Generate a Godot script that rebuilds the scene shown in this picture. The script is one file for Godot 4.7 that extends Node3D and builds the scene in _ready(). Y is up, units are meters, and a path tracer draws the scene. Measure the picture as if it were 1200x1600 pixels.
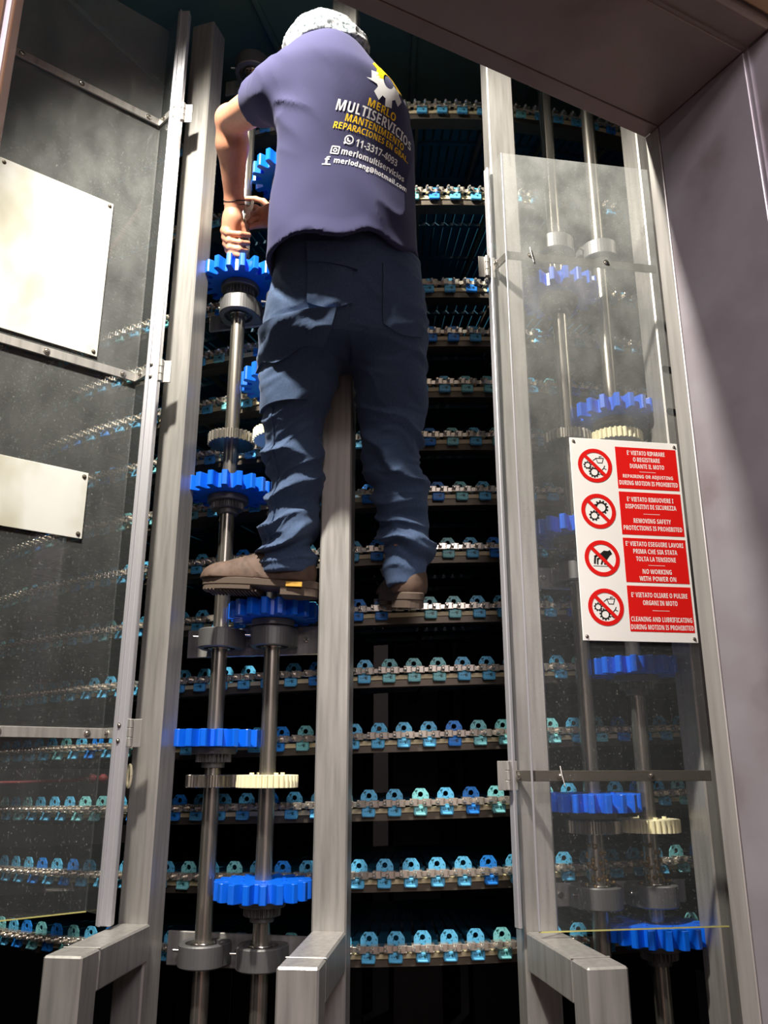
extends Node3D
# Spiral conveyor seen through a machine-room doorway, a mechanic standing in it.
# World: y up, -z away from the camera, floor y = 0. W(x, h, d): h above the lens, d metres ahead.

const EYE := 1.45
const CX := 0.115          # spiral axis
const CD := 4.468
const RAIL := 2.116        # radius of the outer rail face
const PITCH := 0.0692      # one tab every two chain pins

var M := {}
var root: Node3D

func W(x: float, h: float, d: float) -> Vector3:
	return Vector3(x, EYE + h, -d)

func _ready() -> void:
	root = self
	# ---------------------------------------------------------------- camera
	var cam := Camera3D.new()
	cam.name = "camera"
	add_child(cam)
	cam.position = Vector3(0, EYE, 0)
	cam.rotation_degrees = Vector3(16.8, 0, 0)
	cam.fov = rad_to_deg(2.0 * atan(800.0 / 1300.0))
	cam.near = 0.05
	cam.far = 60.0
	cam.current = true
	# ---------------------------------------------------------------- surroundings, exposure
	var env := Environment.new()
	env.background_mode = Environment.BG_COLOR
	env.background_color = Color(0, 0, 0)
	env.tonemap_mode = Environment.TONE_MAPPER_LINEAR
	env.tonemap_exposure = 1.0
	env.sdfgi_enabled = true
	env.ssao_enabled = true
	env.ssil_enabled = true
	var we := WorldEnvironment.new()
	we.name = "environment"
	we.environment = env
	add_child(we)
	make_materials()
	# ---------------------------------------------------------------- lamps
	work_lamp("work_lamp", W(-0.70, 2.66, 0.86), 20.0, Color(1.0, 0.97, 0.92), "round white spot lamp hung high inside the machine chamber, just behind the lintel")
	panel_lamp("ceiling_lamp", wall_point(-0.9, 3.06, 1.35), Vector2(1.2, 0.6), 6.6, Color(1.0, 0.955, 0.965), "flat white ceiling lamp in the outer room nearer the doorway")
	panel_lamp("ceiling_lamp", wall_point(-1.6, 3.06, 3.0), Vector2(1.2, 0.6), 8.0, Color(1.0, 0.955, 0.965), "flat white ceiling lamp in the outer room farther from the doorway")
	panel_lamp("ceiling_lamp", W(1.6, 3.2, 8.3), Vector2(0.9, 0.4), 2.5, Color(1.0, 0.92, 0.94), "flat white lamp at the far wall behind the spiral")
	# ---------------------------------------------------------------- the setting
	build_rooms()
	build_doorway()
	# ---------------------------------------------------------------- the machine
	build_posts()
	build_tiers()
	build_drum()
	build_shafts()
	build_brackets()
	build_open_guard()
	build_closed_guard()
	build_person()
	build_small_things()

# =====================================================================  helpers
func numbered(called: String, parent: Node) -> String:
	if not parent.has_node(NodePath(called)):
		return called
	var k := 1
	while parent.has_node(NodePath("%s_%03d" % [called, k])):
		k += 1
	return "%s_%03d" % [called, k]

func thing(called: String, label: String, category: String, at: Vector3, group := "") -> Node3D:
	var o := Node3D.new()
	o.name = numbered(called, root)
	add_child(o, true)
	o.position = at
	tag(o, label, category, group)
	return o

func tag(o: Node, label: String, category: String, group := "") -> void:
	o.set_meta("label", label)
	o.set_meta("category", category)
	if group != "":
		o.set_meta("group", group)

func put(called: String, m: Mesh, mat: Material, parent: Node, at := Vector3.ZERO, rot := Vector3.ZERO) -> MeshInstance3D:
	var o := MeshInstance3D.new()
	o.name = called
	o.mesh = m
	o.material_override = mat
	parent.add_child(o, true)
	o.position = at
	o.rotation = rot
	o.cast_shadow = GeometryInstance3D.SHADOW_CASTING_SETTING_ON
	return o

func struct(called: String, m: Mesh, mat: Material, at: Vector3, rot := Vector3.ZERO) -> MeshInstance3D:
	var o := put(called, m, mat, root, at, rot)
	o.set_meta("kind", "structure")
	return o

func begin() -> SurfaceTool:
	var st := SurfaceTool.new()
	st.begin(Mesh.PRIMITIVE_TRIANGLES)
	return st

func done(st: SurfaceTool) -> ArrayMesh:
	st.index()
	st.generate_normals()
	return st.commit()

func tri(st: SurfaceTool, a: Vector3, b: Vector3, c: Vector3, sg := -1) -> void:
	st.set_smooth_group(sg)
	st.add_vertex(a)
	st.set_smooth_group(sg)
	st.add_vertex(b)
	st.set_smooth_group(sg)
	st.add_vertex(c)

# a b c d clockwise seen from the front
func quad(st: SurfaceTool, a: Vector3, b: Vector3, c: Vector3, d: Vector3, sg := -1) -> void:
	tri(st, a, b, c, sg)
	tri(st, a, c, d, sg)

# box with chamfered edges, centred at t
func box(st: SurfaceTool, t: Transform3D, size: Vector3, ch := 0.0) -> void:
	var h := size * 0.5
	if ch <= 0.0:
		var p := []
		for i in 8:
			p.append(t * Vector3(h.x * (1 if i & 1 else -1), h.y * (1 if i & 2 else -1), h.z * (1 if i & 4 else -1)))
		quad(st, p[4], p[6], p[7], p[5])
		quad(st, p[1], p[3], p[2], p[0])
		quad(st, p[5], p[7], p[3], p[1])
		quad(st, p[0], p[2], p[6], p[4])
		quad(st, p[6], p[2], p[3], p[7])
		quad(st, p[0], p[4], p[5], p[1])
		return
	ch = minf(ch, minf(h.x, minf(h.y, h.z)) * 0.9)
	# faces
	for ax in 3:
		var u := (ax + 1) % 3
		var v := (ax + 2) % 3
		for s in [-1.0, 1.0]:
			var q := []
			for k in [[-1, -1], [1, -1], [1, 1], [-1, 1]]:
				var p := Vector3.ZERO
				p[ax] = h[ax] * s
				p[u] = (h[u] - ch) * k[0]
				p[v] = (h[v] - ch) * k[1]
				q.append(t * p)
			if s > 0:
				quad(st, q[3], q[2], q[1], q[0])
			else:
				quad(st, q[0], q[1], q[2], q[3])
	# edges along ax
	for ax in 3:
		var u := (ax + 1) % 3
		var v := (ax + 2) % 3
		for su in [-1.0, 1.0]:
			for sv in [-1.0, 1.0]:
				var a0 := Vector3.ZERO
				var b0 := Vector3.ZERO
				a0[u] = h[u] * su
				a0[v] = (h[v] - ch) * sv
				b0[u] = (h[u] - ch) * su
				b0[v] = h[v] * sv
				var a1 := a0
				var b1 := b0
				a0[ax] = -(h[ax] - ch)
				b0[ax] = a0[ax]
				a1[ax] = h[ax] - ch
				b1[ax] = a1[ax]
				if su * sv > 0:
					quad(st, t * a0, t * a1, t * b1, t * b0)
				else:
					quad(st, t * b0, t * b1, t * a1, t * a0)
	# corners
	for i in 8:
		var s := Vector3(1 if i & 1 else -1, 1 if i & 2 else -1, 1 if i & 4 else -1)
		var a := t * (s * Vector3(h.x, h.y - ch, h.z - ch))
		var b := t * (s * Vector3(h.x - ch, h.y, h.z - ch))
		var c := t * (s * Vector3(h.x - ch, h.y - ch, h.z))
		if s.x * s.y * s.z > 0:
			tri(st, a, c, b)
		else:
			tri(st, a, b, c)

func box_mesh(size: Vector3, ch := 0.0, at := Vector3.ZERO) -> ArrayMesh:
	var st := begin()
	box(st, Transform3D(Basis(), at), size, ch)
	return done(st)

func frame_to(a: Vector3, b: Vector3) -> Transform3D:
	var y := (b - a).normalized()
	var x := y.cross(Vector3(0, 0, 1) if absf(y.z) < 0.9 else Vector3(1, 0, 0)).normalized()
	return Transform3D(Basis(x, y, x.cross(y)), a)

# surface of revolution about local y; profile of Vector2(radius, y) from bottom to top on the outside
func lathe(st: SurfaceTool, t: Transform3D, prof: Array, n := 24, smooth := false) -> void:
	for k in prof.size() - 1:
		var p: Vector2 = prof[k]
		var q: Vector2 = prof[k + 1]
		for i in n:
			var a := TAU * i / n
			var b := TAU * (i + 1) / n
			var pa := t * Vector3(p.x * cos(a), p.y, p.x * sin(a))
			var pb := t * Vector3(p.x * cos(b), p.y, p.x * sin(b))
			var qa := t * Vector3(q.x * cos(a), q.y, q.x * sin(a))
			var qb := t * Vector3(q.x * cos(b), q.y, q.x * sin(b))
			var sg := 1 if smooth else k + 1
			if p.x > 1e-6:
				tri(st, pa, pb, qb, sg)
			if q.x > 1e-6:
				tri(st, pa, qb, qa, sg)

func rod(st: SurfaceTool, a: Vector3, b: Vector3, r: float, n := 16, bev := 0.0) -> void:
	var t := frame_to(a, b)
	var l := a.distance_to(b)
	if bev > 0.0:
		lathe(st, t, [Vector2(0, 0), Vector2(r - bev, 0), Vector2(r, bev), Vector2(r, l - bev), Vector2(r - bev, l), Vector2(0, l)], n)
	else:
		lathe(st, t, [Vector2(0, 0), Vector2(r, 0), Vector2(r, l), Vector2(0, l)], n)

func tube_path(st: SurfaceTool, pts: Array, r: float, n := 8) -> void:
	var rings := []
	var x := Vector3.ZERO
	for i in pts.size():
		var d: Vector3 = (pts[mini(i + 1, pts.size() - 1)] - pts[maxi(i - 1, 0)]).normalized()
		if i == 0:
			x = d.cross(Vector3(0, 0, 1) if absf(d.z) < 0.9 else Vector3(1, 0, 0)).normalized()
		x = (x - d * x.dot(d)).normalized()
		var y := d.cross(x)
		var ring := []
		for k in n:
			var a := TAU * k / n
			ring.append(pts[i] + (x * cos(a) + y * sin(a)) * r)
		rings.append(ring)
	for i in rings.size() - 1:
		for k in n:
			var k2 := (k + 1) % n
			quad(st, rings[i][k], rings[i + 1][k], rings[i + 1][k2], rings[i][k2], 1)
	for k in range(1, n - 1):
		tri(st, rings[0][0], rings[0][k], rings[0][k + 1])
		tri(st, rings[-1][0], rings[-1][k + 1], rings[-1][k])

# prism from an outline in the plane (x, z) of t, y from y0 to y1; optional round bore (same point count)
func prism(st: SurfaceTool, t: Transform3D, out: PackedVector2Array, y0: float, y1: float, bore := 0.0, ch := 0.0, smooth := false) -> void:
	var n := out.size()
	var c := Vector2.ZERO
	if bore > 0.0:
		for i in n:
			var j := (i + 1) % n
			var a := out[i]
			var b := out[j]
			var ia := a.normalized() * bore
			var ib := b.normalized() * bore
			var ca := a - a.normalized() * ch
			var cb := b - b.normalized() * ch
			quad(st, t * Vector3(ca.x, y1, ca.y), t * Vector3(ia.x, y1, ia.y), t * Vector3(ib.x, y1, ib.y), t * Vector3(cb.x, y1, cb.y))
			quad(st, t * Vector3(ia.x, y0, ia.y), t * Vector3(ca.x, y0, ca.y), t * Vector3(cb.x, y0, cb.y), t * Vector3(ib.x, y0, ib.y))
			quad(st, t * Vector3(ia.x, y0, ia.y), t * Vector3(ib.x, y0, ib.y), t * Vector3(ib.x, y1, ib.y), t * Vector3(ia.x, y1, ia.y), 7)
			if ch > 0.0:
				quad(st, t * Vector3(ca.x, y1, ca.y), t * Vector3(cb.x, y1, cb.y), t * Vector3(b.x, y1 - ch, b.y), t * Vector3(a.x, y1 - ch, a.y))
				quad(st, t * Vector3(ca.x, y0, ca.y), t * Vector3(a.x, y0 + ch, a.y), t * Vector3(b.x, y0 + ch, b.y), t * Vector3(cb.x, y0, cb.y))
	else:
		var ix := Geometry2D.triangulate_polygon(out)
		for k in range(0, ix.size(), 3):
			var a := out[ix[k]]
			var b := out[ix[k + 1]]
			var d := out[ix[k + 2]]
			if (b - a).cross(d - a) < 0:
				var s := b
				b = d
				d = s
			tri(st, t * Vector3(a.x, y1, a.y), t * Vector3(b.x, y1, b.y), t * Vector3(d.x, y1, d.y))
			tri(st, t * Vector3(a.x, y0, a.y), t * Vector3(d.x, y0, d.y), t * Vector3(b.x, y0, b.y))
		ch = 0.0
	var cw := 0.0
	for i in n:
		cw += out[i].cross(out[(i + 1) % n])
	for i in n:
		var j := (i + 1) % n
		var a := out[i]
		var b := out[j]
		if cw < 0:
			a = out[j]
			b = out[i]
		quad(st, t * Vector3(a.x, y0 + ch, a.y), t * Vector3(a.x, y1 - ch, a.y), t * Vector3(b.x, y1 - ch, b.y), t * Vector3(b.x, y0 + ch, b.y), 3 if smooth else -1)

# sweep a closed profile of Vector2(radius, y) along an arc round the local y axis; rise(angle) lifts it
func arc(st: SurfaceTool, prof: Array, a0: float, a1: float, n: int, slope := 0.0) -> void:
	for i in n:
		for k in prof.size():
			var p: Vector2 = prof[k]
			var q: Vector2 = prof[(k + 1) % prof.size()]
			var c := []
			for e in [[p, i], [q, i], [q, i + 1], [p, i + 1]]:
				var a: float = lerpf(a0, a1, float(e[1]) / n)
				var v: Vector2 = e[0]
				c.append(Vector3(v.x * sin(a), v.y + slope * (RAIL * sin(a) + CX - 0.2), v.x * cos(a)))
			quad(st, c[0], c[1], c[2], c[3], 10 + k)
	for e in [[a0, false], [a1, true]]:
		for k in range(1, prof.size() - 1):
			var c := []
			for v in [prof[0], prof[k], prof[k + 1]]:
				c.append(Vector3(v.x * sin(e[0]), v.y + slope * (RAIL * sin(e[0]) + CX - 0.2), v.x * cos(e[0])))
			if e[1]:
				tri(st, c[0], c[1], c[2])
			else:
				tri(st, c[0], c[2], c[1])

func screw_head(st: SurfaceTool, at: Vector3, nrm: Vector3, r := 0.006) -> void:
	var t := frame_to(at, at + nrm)
	lathe(st, t, [Vector2(0, 0), Vector2(r * 1.5, 0), Vector2(r * 1.5, r * 0.25), Vector2(r, r * 0.3), Vector2(r * 0.9, r * 0.8), Vector2(r * 0.5, r * 0.95), Vector2(0, r * 0.95)], 10)

# =====================================================================  materials
func noise(freq: float, octaves := 4, s := 1, type := FastNoiseLite.TYPE_SIMPLEX_SMOOTH) -> FastNoiseLite:
	var f := FastNoiseLite.new()
	f.noise_type = type
	f.frequency = freq
	f.fractal_octaves = octaves
	f.seed = s
	return f

func noise_tex(freq: float, stops: Array, size := 512, octaves := 4, s := 1, type := FastNoiseLite.TYPE_SIMPLEX_SMOOTH) -> NoiseTexture2D:
	var t := NoiseTexture2D.new()
	t.width = size
	t.height = size
	t.seamless = true
	t.noise = noise(freq, octaves, s, type)
	var g := Gradient.new()
	var off := PackedFloat32Array()
	var col := PackedColorArray()
	for e in stops:
		off.append(e[0])
		col.append(e[1])
	g.offsets = off
	g.colors = col
	t.color_ramp = g
	return t

func grey(v: float) -> Color:
	return Color(v, v, v)

func mat(c: Color, rough := 0.6, metal := 0.0) -> StandardMaterial3D:
	var m := StandardMaterial3D.new()
	m.albedo_color = c
	m.roughness = rough
	m.metallic = metal
	return m

func tri_map(m: StandardMaterial3D, tex: Texture2D, scale: Vector3) -> void:
	m.albedo_texture = tex
	m.uv1_triplanar = true
	m.uv1_scale = scale

func make_materials() -> void:
	var brushed := noise_tex(0.012, [[0.0, grey(0.82)], [0.5, grey(0.93)], [1.0, grey(1.0)]], 512, 5, 3)
	var brushed_rough := noise_tex(0.02, [[0.0, grey(0.75)], [1.0, grey(1.0)]], 512, 4, 8)
	var stain := noise_tex(0.008, [[0.0, Color(0.80, 0.76, 0.75)], [0.35, Color(0.92, 0.905, 0.905)], [0.7, grey(0.97)], [1.0, grey(1.0)]], 512, 5, 12)
	var fleck := noise_tex(0.03, [[0.0, Color(0.10, 0.25, 0.24)], [0.24, Color(0.30, 0.46, 0.44)], [0.33, grey(0.92)], [1.0, grey(1.0)]], 256, 4, 21)
	var s := mat(Color(0.74, 0.73, 0.71), 0.42, 0.6)
	tri_map(s, brushed, Vector3(7, 0.5, 7))
	s.roughness_texture = brushed_rough
	M.steel = s
	s = mat(Color(0.64, 0.62, 0.645), 0.45, 0.55)
	tri_map(s, stain, Vector3(1.2, 1.2, 1.2))
	M.wall_steel = s
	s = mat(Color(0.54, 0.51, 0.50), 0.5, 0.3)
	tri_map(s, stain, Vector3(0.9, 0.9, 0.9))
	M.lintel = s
	s = mat(Color(0.70, 0.68, 0.64), 0.26, 0.9)
	tri_map(s, brushed, Vector3(9, 0.8, 9))
	M.shaft = s
	M.chrome = mat(Color(0.80, 0.78, 0.74), 0.2, 0.95)
	M.clip = mat(Color(0.86, 0.83, 0.78), 0.24, 0.82)
	M.cast = mat(Color(0.42, 0.42, 0.42), 0.5, 0.6)
	M.rail = mat(Color(0.36, 0.33, 0.29), 0.42, 0.6)
	M.strip = mat(Color(0.78, 0.73, 0.58), 0.45)
	M.alu = mat(Color(0.78, 0.78, 0.80), 0.35, 0.6)
	M.blue = mat(Color(0.03, 0.38, 0.86), 0.34)
	var cream := mat(Color(0.93, 0.90, 0.74), 0.5)
	M.cream = cream
	for e in [["tab_sky", Color(0.36, 0.71, 0.88)], ["tab_aqua", Color(0.50, 0.80, 0.82)], ["tab_blue", Color(0.14, 0.52, 0.88)]]:
		s = mat(e[1], 0.4)
		tri_map(s, fleck, Vector3(9, 9, 9))
		M[e[0]] = s
	s = mat(Color(0.03, 0.22, 0.30), 0.45)
	M.belt = s
	M.dark = mat(Color(0.06, 0.065, 0.07), 0.6, 0.2)
	M.black = mat(Color(0.012, 0.012, 0.013), 0.6)
	s = mat(Color(0.36, 0.50, 0.50), 0.5, 0.1)
	M.roof = s
	s = mat(Color(0.75, 0.73, 0.71), 0.8)
	M.room = s
	M.room_floor = mat(Color(0.42, 0.30, 0.26), 0.6)
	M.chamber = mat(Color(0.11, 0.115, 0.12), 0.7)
	s = mat(Color(0.80, 0.80, 0.78), 0.5)
	tri_map(s, noise_tex(0.01, [[0.0, Color(0.80, 0.79, 0.72)], [0.5, grey(0.97)], [1.0, grey(1.0)]], 256, 4, 31), Vector3(1.5, 1.0, 1.5))
	M.placard = s
	M.sign_white = mat(Color(0.90, 0.89, 0.88), 0.35)
	M.sign_red = mat(Color(0.82, 0.06, 0.04), 0.4)
	M.sign_black = mat(Color(0.03, 0.03, 0.03), 0.5)
	M.sign_grey = mat(Color(0.72, 0.72, 0.73), 0.5)
	# clear sheets
	s = mat(Color(0.86, 0.90, 0.90, 0.015), 0.04)
	s.transparency = BaseMaterial3D.TRANSPARENCY_ALPHA
	M.acrylic = s
	s.metallic_specular = 0.28
	M.dust_door = dust(41, 0.19, 0.02, 0.62, 1.0)
	M.dust_guard = dust(44, 0.40, 0.012, 0.42, 1.0)
	M.dust_low = dust(47, 0.05, 0.012, 0.5, 0.5)
	M.edge = mat(Color(0.72, 0.70, 0.42), 0.4)
	# cloth and skin
	var weave := noise_tex(0.25, [[0.0, grey(0.86)], [1.0, grey(1.0)]], 256, 2, 51)
	s = mat(Color(0.192, 0.192, 0.35), 0.92)
	tri_map(s, weave, Vector3(14, 14, 14))
	s.rim_enabled = true
	s.rim = 0.25
	s.rim_tint = 0.6
	M.shirt = s
	s = mat(Color(0.26, 0.345, 0.48), 0.9)
	tri_map(s, noise_tex(0.05, [[0.0, grey(0.80)], [1.0, grey(1.0)]], 512, 5, 52), Vector3(5, 5, 5))
	s.rim_enabled = true
	s.rim = 0.25
	s.rim_tint = 0.5
	M.trousers = s
	M.seam = mat(Color(0.14, 0.19, 0.27), 0.9)
	s = mat(Color(0.80, 0.58, 0.47), 0.5)
	tri_map(s, noise_tex(0.03, [[0.0, Color(0.90, 0.84, 0.80)], [1.0, grey(1.0)]], 256, 4, 53), Vector3(4, 4, 4))
	s.subsurf_scatter_enabled = true
	s.subsurf_scatter_strength = 0.08
	M.skin = s
	s = mat(Color(0.66, 0.67, 0.68), 0.95)
	tri_map(s, noise_tex(0.035, [[0.0, Color(0.22, 0.28, 0.30)], [0.40, Color(0.45, 0.50, 0.52)], [0.50, grey(1.0)], [1.0, grey(1.0)]], 256, 2, 54), Vector3(7, 7, 7))
	M.cap = s
	s = mat(Color(0.37, 0.29, 0.24), 0.75)
	tri_map(s, noise_tex(0.02, [[0.0, Color(0.62, 0.60, 0.58)], [0.6, grey(0.95)], [1.0, grey(1.0)]], 256, 5, 55), Vector3(5, 5, 5))
	M.leather = s
	s = mat(Color(0.33, 0.28, 0.24), 0.85)
	M.sole = s
	M.badge = mat(Color(0.80, 0.62, 0.24), 0.5)
	M.print_white = mat(Color(0.92, 0.92, 0.93), 0.6)
	M.print_yellow = mat(Color(0.95, 0.76, 0.06), 0.6)
	M.hair = mat(Color(0.05, 0.04, 0.035), 0.7)
	M.cord_red = mat(Color(0.34, 0.04, 0.05), 0.7)
	M.brown = mat(Color(0.52, 0.38, 0.27), 0.6)
	M.grease = mat(Color(0.40, 0.30, 0.11), 0.35)
	M.cream_trim = mat(Color(0.70, 0.62, 0.52), 0.6)

# a film of grime: blotchy, scratched, thicker towards the top of the sheet
func dust(sd: int, top: float, low: float, knee: float, blotch: float) -> StandardMaterial3D:
	var w := 256
	var h := 1024
	var im := Image.create(w, h, false, Image.FORMAT_RGBA8)
	var n := noise(0.018, 4, sd)
	var f := noise(0.22, 2, sd + 1)
	for y in h:
		var v := float(y) / h
		var a := lerpf(top, low, smoothstep(knee - 0.42, knee + 0.30, v))
		for x in w:
			var q := a * (1.0 + 0.55 * blotch * n.get_noise_2d(x * 1.0, y * 0.75)) + 0.02 * blotch * maxf(0.0, n.get_noise_2d(x * 2.0 + 400.0, y * 0.4))
			if f.get_noise_2d(x * 1.3, y * 1.0) > 0.60:
				q += 0.16
			im.set_pixel(x, y, Color(1, 1, 1, clampf(q, 0.0, 0.6)))
	var rg := RandomNumberGenerator.new()
	rg.seed = sd
	for k in 420:
		im.set_pixel(rg.randi_range(0, w - 1), rg.randi_range(0, h - 1), Color(1, 1, 1, rg.randf_range(0.25, 0.6)))
	var m := mat(Color(0.66, 0.67, 0.66), 0.9)
	m.transparency = BaseMaterial3D.TRANSPARENCY_ALPHA
	m.albedo_texture = ImageTexture.create_from_image(im)
	return m

# upright sheet with its own 0..1 coordinates, facing local z
func film(t: Transform3D, w: float, h: float) -> ArrayMesh:
	var st := begin()
	st.set_smooth_group(-1)
	for e in [[-1, -1], [-1, 1], [1, 1], [-1, -1], [1, 1], [1, -1]]:
		st.set_uv(Vector2(0.5 + 0.5 * e[0], 0.5 - 0.5 * e[1]))
		st.add_vertex(t * Vector3(e[0] * w * 0.5, e[1] * h * 0.5, 0))
	return done(st)

func glow(c: Color, e: float) -> StandardMaterial3D:
	var m := mat(Color(0.9, 0.9, 0.9), 0.5)
	m.emission_enabled = true
	m.emission = c
	m.emission_energy_multiplier = e
	return m

# =====================================================================  lamps
func work_lamp(called: String, at: Vector3, energy: float, c: Color, label: String) -> void:
	var t := thing(called, label, "lamp", at)
	var aim := W(0.10, 0.90, 2.0) - at
	t.transform.basis = Basis.looking_at(aim, Vector3(0, 0, 1))
	var back := Transform3D(Basis(Vector3(1, 0, 0), PI / 2), Vector3.ZERO)
	var st := begin()
	lathe(st, back, [Vector2(0.03, 0.22), Vector2(0.06, 0.20), Vector2(0.125, 0.06), Vector2(0.13, 0.0), Vector2(0.122, 0.0), Vector2(0.118, 0.06), Vector2(0.055, 0.19), Vector2(0.0, 0.19)], 32)
	put("reflector", done(st), M.alu, t)
	st = begin()
	lathe(st, back, [Vector2(0.0, 0.022), Vector2(0.10, 0.022), Vector2(0.10, 0.018), Vector2(0.0, 0.018)], 32)
	put("lamp_face", done(st), glow(c, 2.0), t)
	st = begin()
	tube_path(st, [Vector3(0, 0, 0.20), Vector3(0, 0, 0.27), t.transform.basis.inverse() * Vector3(0, 0.74, 0)], 0.012, 10)
	put("hanger", done(st), M.cast, t)
	var l := SpotLight3D.new()
	l.name = "lamp_light"
	t.add_child(l, true)
	l.position = Vector3(0, 0, -0.01)
	l.spot_angle = 37.0
	l.spot_angle_attenuation = 0.5
	l.light_energy = energy
	l.light_color = c
	l.light_size = 0.07
	l.shadow_enabled = true
	l.spot_range = 20.0
	l.spot_attenuation = 2.0

func panel_lamp(called: String, at: Vector3, size: Vector2, energy: float, c: Color, label: String) -> void:
	var t := thing(called, label, "lamp", at, "ceiling lamps in the outer room")
	t.rotation.y = WALL_TURN
	put("housing", box_mesh(Vector3(size.x + 0.05, 0.06, size.y + 0.05), 0.006, Vector3(0, 0.035, 0)), M.alu, t)
	put("diffuser", box_mesh(Vector3(size.x, 0.006, size.y), 0.0, Vector3(0, 0.002, 0)), glow(c, 1.0), t)
	area(t, Vector3(0, -0.004, 0), size, energy, c)

func area(t: Node3D, at: Vector3, size: Vector2, energy: float, c: Color) -> void:
	var l := AreaLight3D.new()
	l.name = "lamp_light"
	t.add_child(l, true)
	l.position = at
	l.rotation = Vector3(-PI / 2, 0, 0)
	l.area_size = size
	l.area_normalize_energy = true
	l.light_energy = energy
	l.light_color = c
	l.shadow_enabled = true
	l.area_range = 20.0
	l.area_attenuation = 2.0

# =====================================================================  rooms and doorway
const WALL_TURN := 0.4782
# local frame of the doorway wall: x along the wall, y height, z out towards the camera's room
func wall_frame() -> Transform3D:
	return Transform3D(Basis(Vector3.UP, WALL_TURN), Vector3(0.466, 0, -1.228))

func wall_point(x: float, y: float, z: float) -> Vector3:
	return wall_frame() * Vector3(x, y, z)

func slab(called: String, lo: Vector3, hi: Vector3, m: Material, ch := 0.0) -> MeshInstance3D:
	var c := (lo + hi) * 0.5
	return struct(called, box_mesh(hi - lo, ch), m, wall_frame() * c, Vector3(0, WALL_TURN, 0))

func build_rooms() -> void:
	slab("floor", Vector3(-4.2, -0.2, 0.0), Vector3(2.6, 0, 5.2), M.room_floor)
	slab("floor_chamber", Vector3(-5.2, -0.2, -9.2), Vector3(4.4, 0, 0.0), M.dark)
	slab("ceiling", Vector3(-4.2, 3.2, 0.23), Vector3(2.6, 3.4, 5.2), M.room)
	slab("ceiling_chamber", Vector3(-5.2, EYE + 3.4, -9.2), Vector3(4.4, EYE + 3.6, 0.23), M.chamber)
	# the room the camera stands in
	slab("wall_back", Vector3(-4.2, 0, 5.0), Vector3(2.6, 3.2, 5.2), M.room)
	slab("wall_left", Vector3(-4.2, 0, 0.23), Vector3(-4.0, 3.2, 5.0), M.room)
	slab("wall_right", Vector3(2.4, 0, 0.23), Vector3(2.6, 3.2, 5.0), M.room)
	# the machine chamber
	var top := EYE + 3.4
	slab("wall_chamber_far", Vector3(-5.2, 0, -9.2), Vector3(4.4, top, -9.0), M.room)
	slab("wall_chamber_left", Vector3(-5.2, 0, -9.0), Vector3(-5.0, top, 0.0), M.chamber)
	slab("wall_chamber_right", Vector3(4.2, 0, -9.0), Vector3(4.4, top, 0.0), M.chamber)

func build_doorway() -> void:
	var top := EYE + 1.068
	var lx := -1.004
	var high := EYE + 3.4
	slab("wall_front_right", Vector3(0.003, 0, 0.01), Vector3(4.4, high, 0.216), M.wall_steel)
	slab("wall_front_left", Vector3(-5.2, 0, 0.01), Vector3(lx - 0.003, high, 0.216), M.wall_steel)
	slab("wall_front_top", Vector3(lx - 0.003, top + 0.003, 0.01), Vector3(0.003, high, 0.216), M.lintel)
	# lining of the opening: deep jamb panels, an inner lip, an outer architrave
	slab("trim_1", Vector3(0, 0, 0.032), Vector3(0.02, top, 0.21), M.wall_steel, 0.0012)
	slab("trim_2", Vector3(0, 0, 0.0), Vector3(0.02, top, 0.0295), M.steel, 0.0012)
	slab("trim_3", Vector3(lx - 0.02, 0, 0.0), Vector3(lx, top, 0.21), M.brown, 0.0012)
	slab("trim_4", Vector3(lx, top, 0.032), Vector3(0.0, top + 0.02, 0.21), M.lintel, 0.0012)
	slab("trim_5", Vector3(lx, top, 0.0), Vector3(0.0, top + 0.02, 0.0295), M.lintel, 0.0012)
	slab("trim_6", Vector3(0.007, 0, 0.212), Vector3(0.03, top + 0.007, 0.256), M.wall_steel, 0.003)
	slab("trim_7", Vector3(lx - 0.03, 0, 0.212), Vector3(lx - 0.007, top + 0.007, 0.256), M.brown, 0.003)
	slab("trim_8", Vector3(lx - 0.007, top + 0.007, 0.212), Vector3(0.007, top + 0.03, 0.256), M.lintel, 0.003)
	slab("trim_9", Vector3(lx - 0.12, top + 0.03, 0.256), Vector3(0.18, top + 0.18, 0.318), M.cream_trim, 0.004)
	slab("trim_10", Vector3(0.03, 0, 0.216), Vector3(0.18, top + 0.03, 0.318), M.cream_trim, 0.004)

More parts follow.
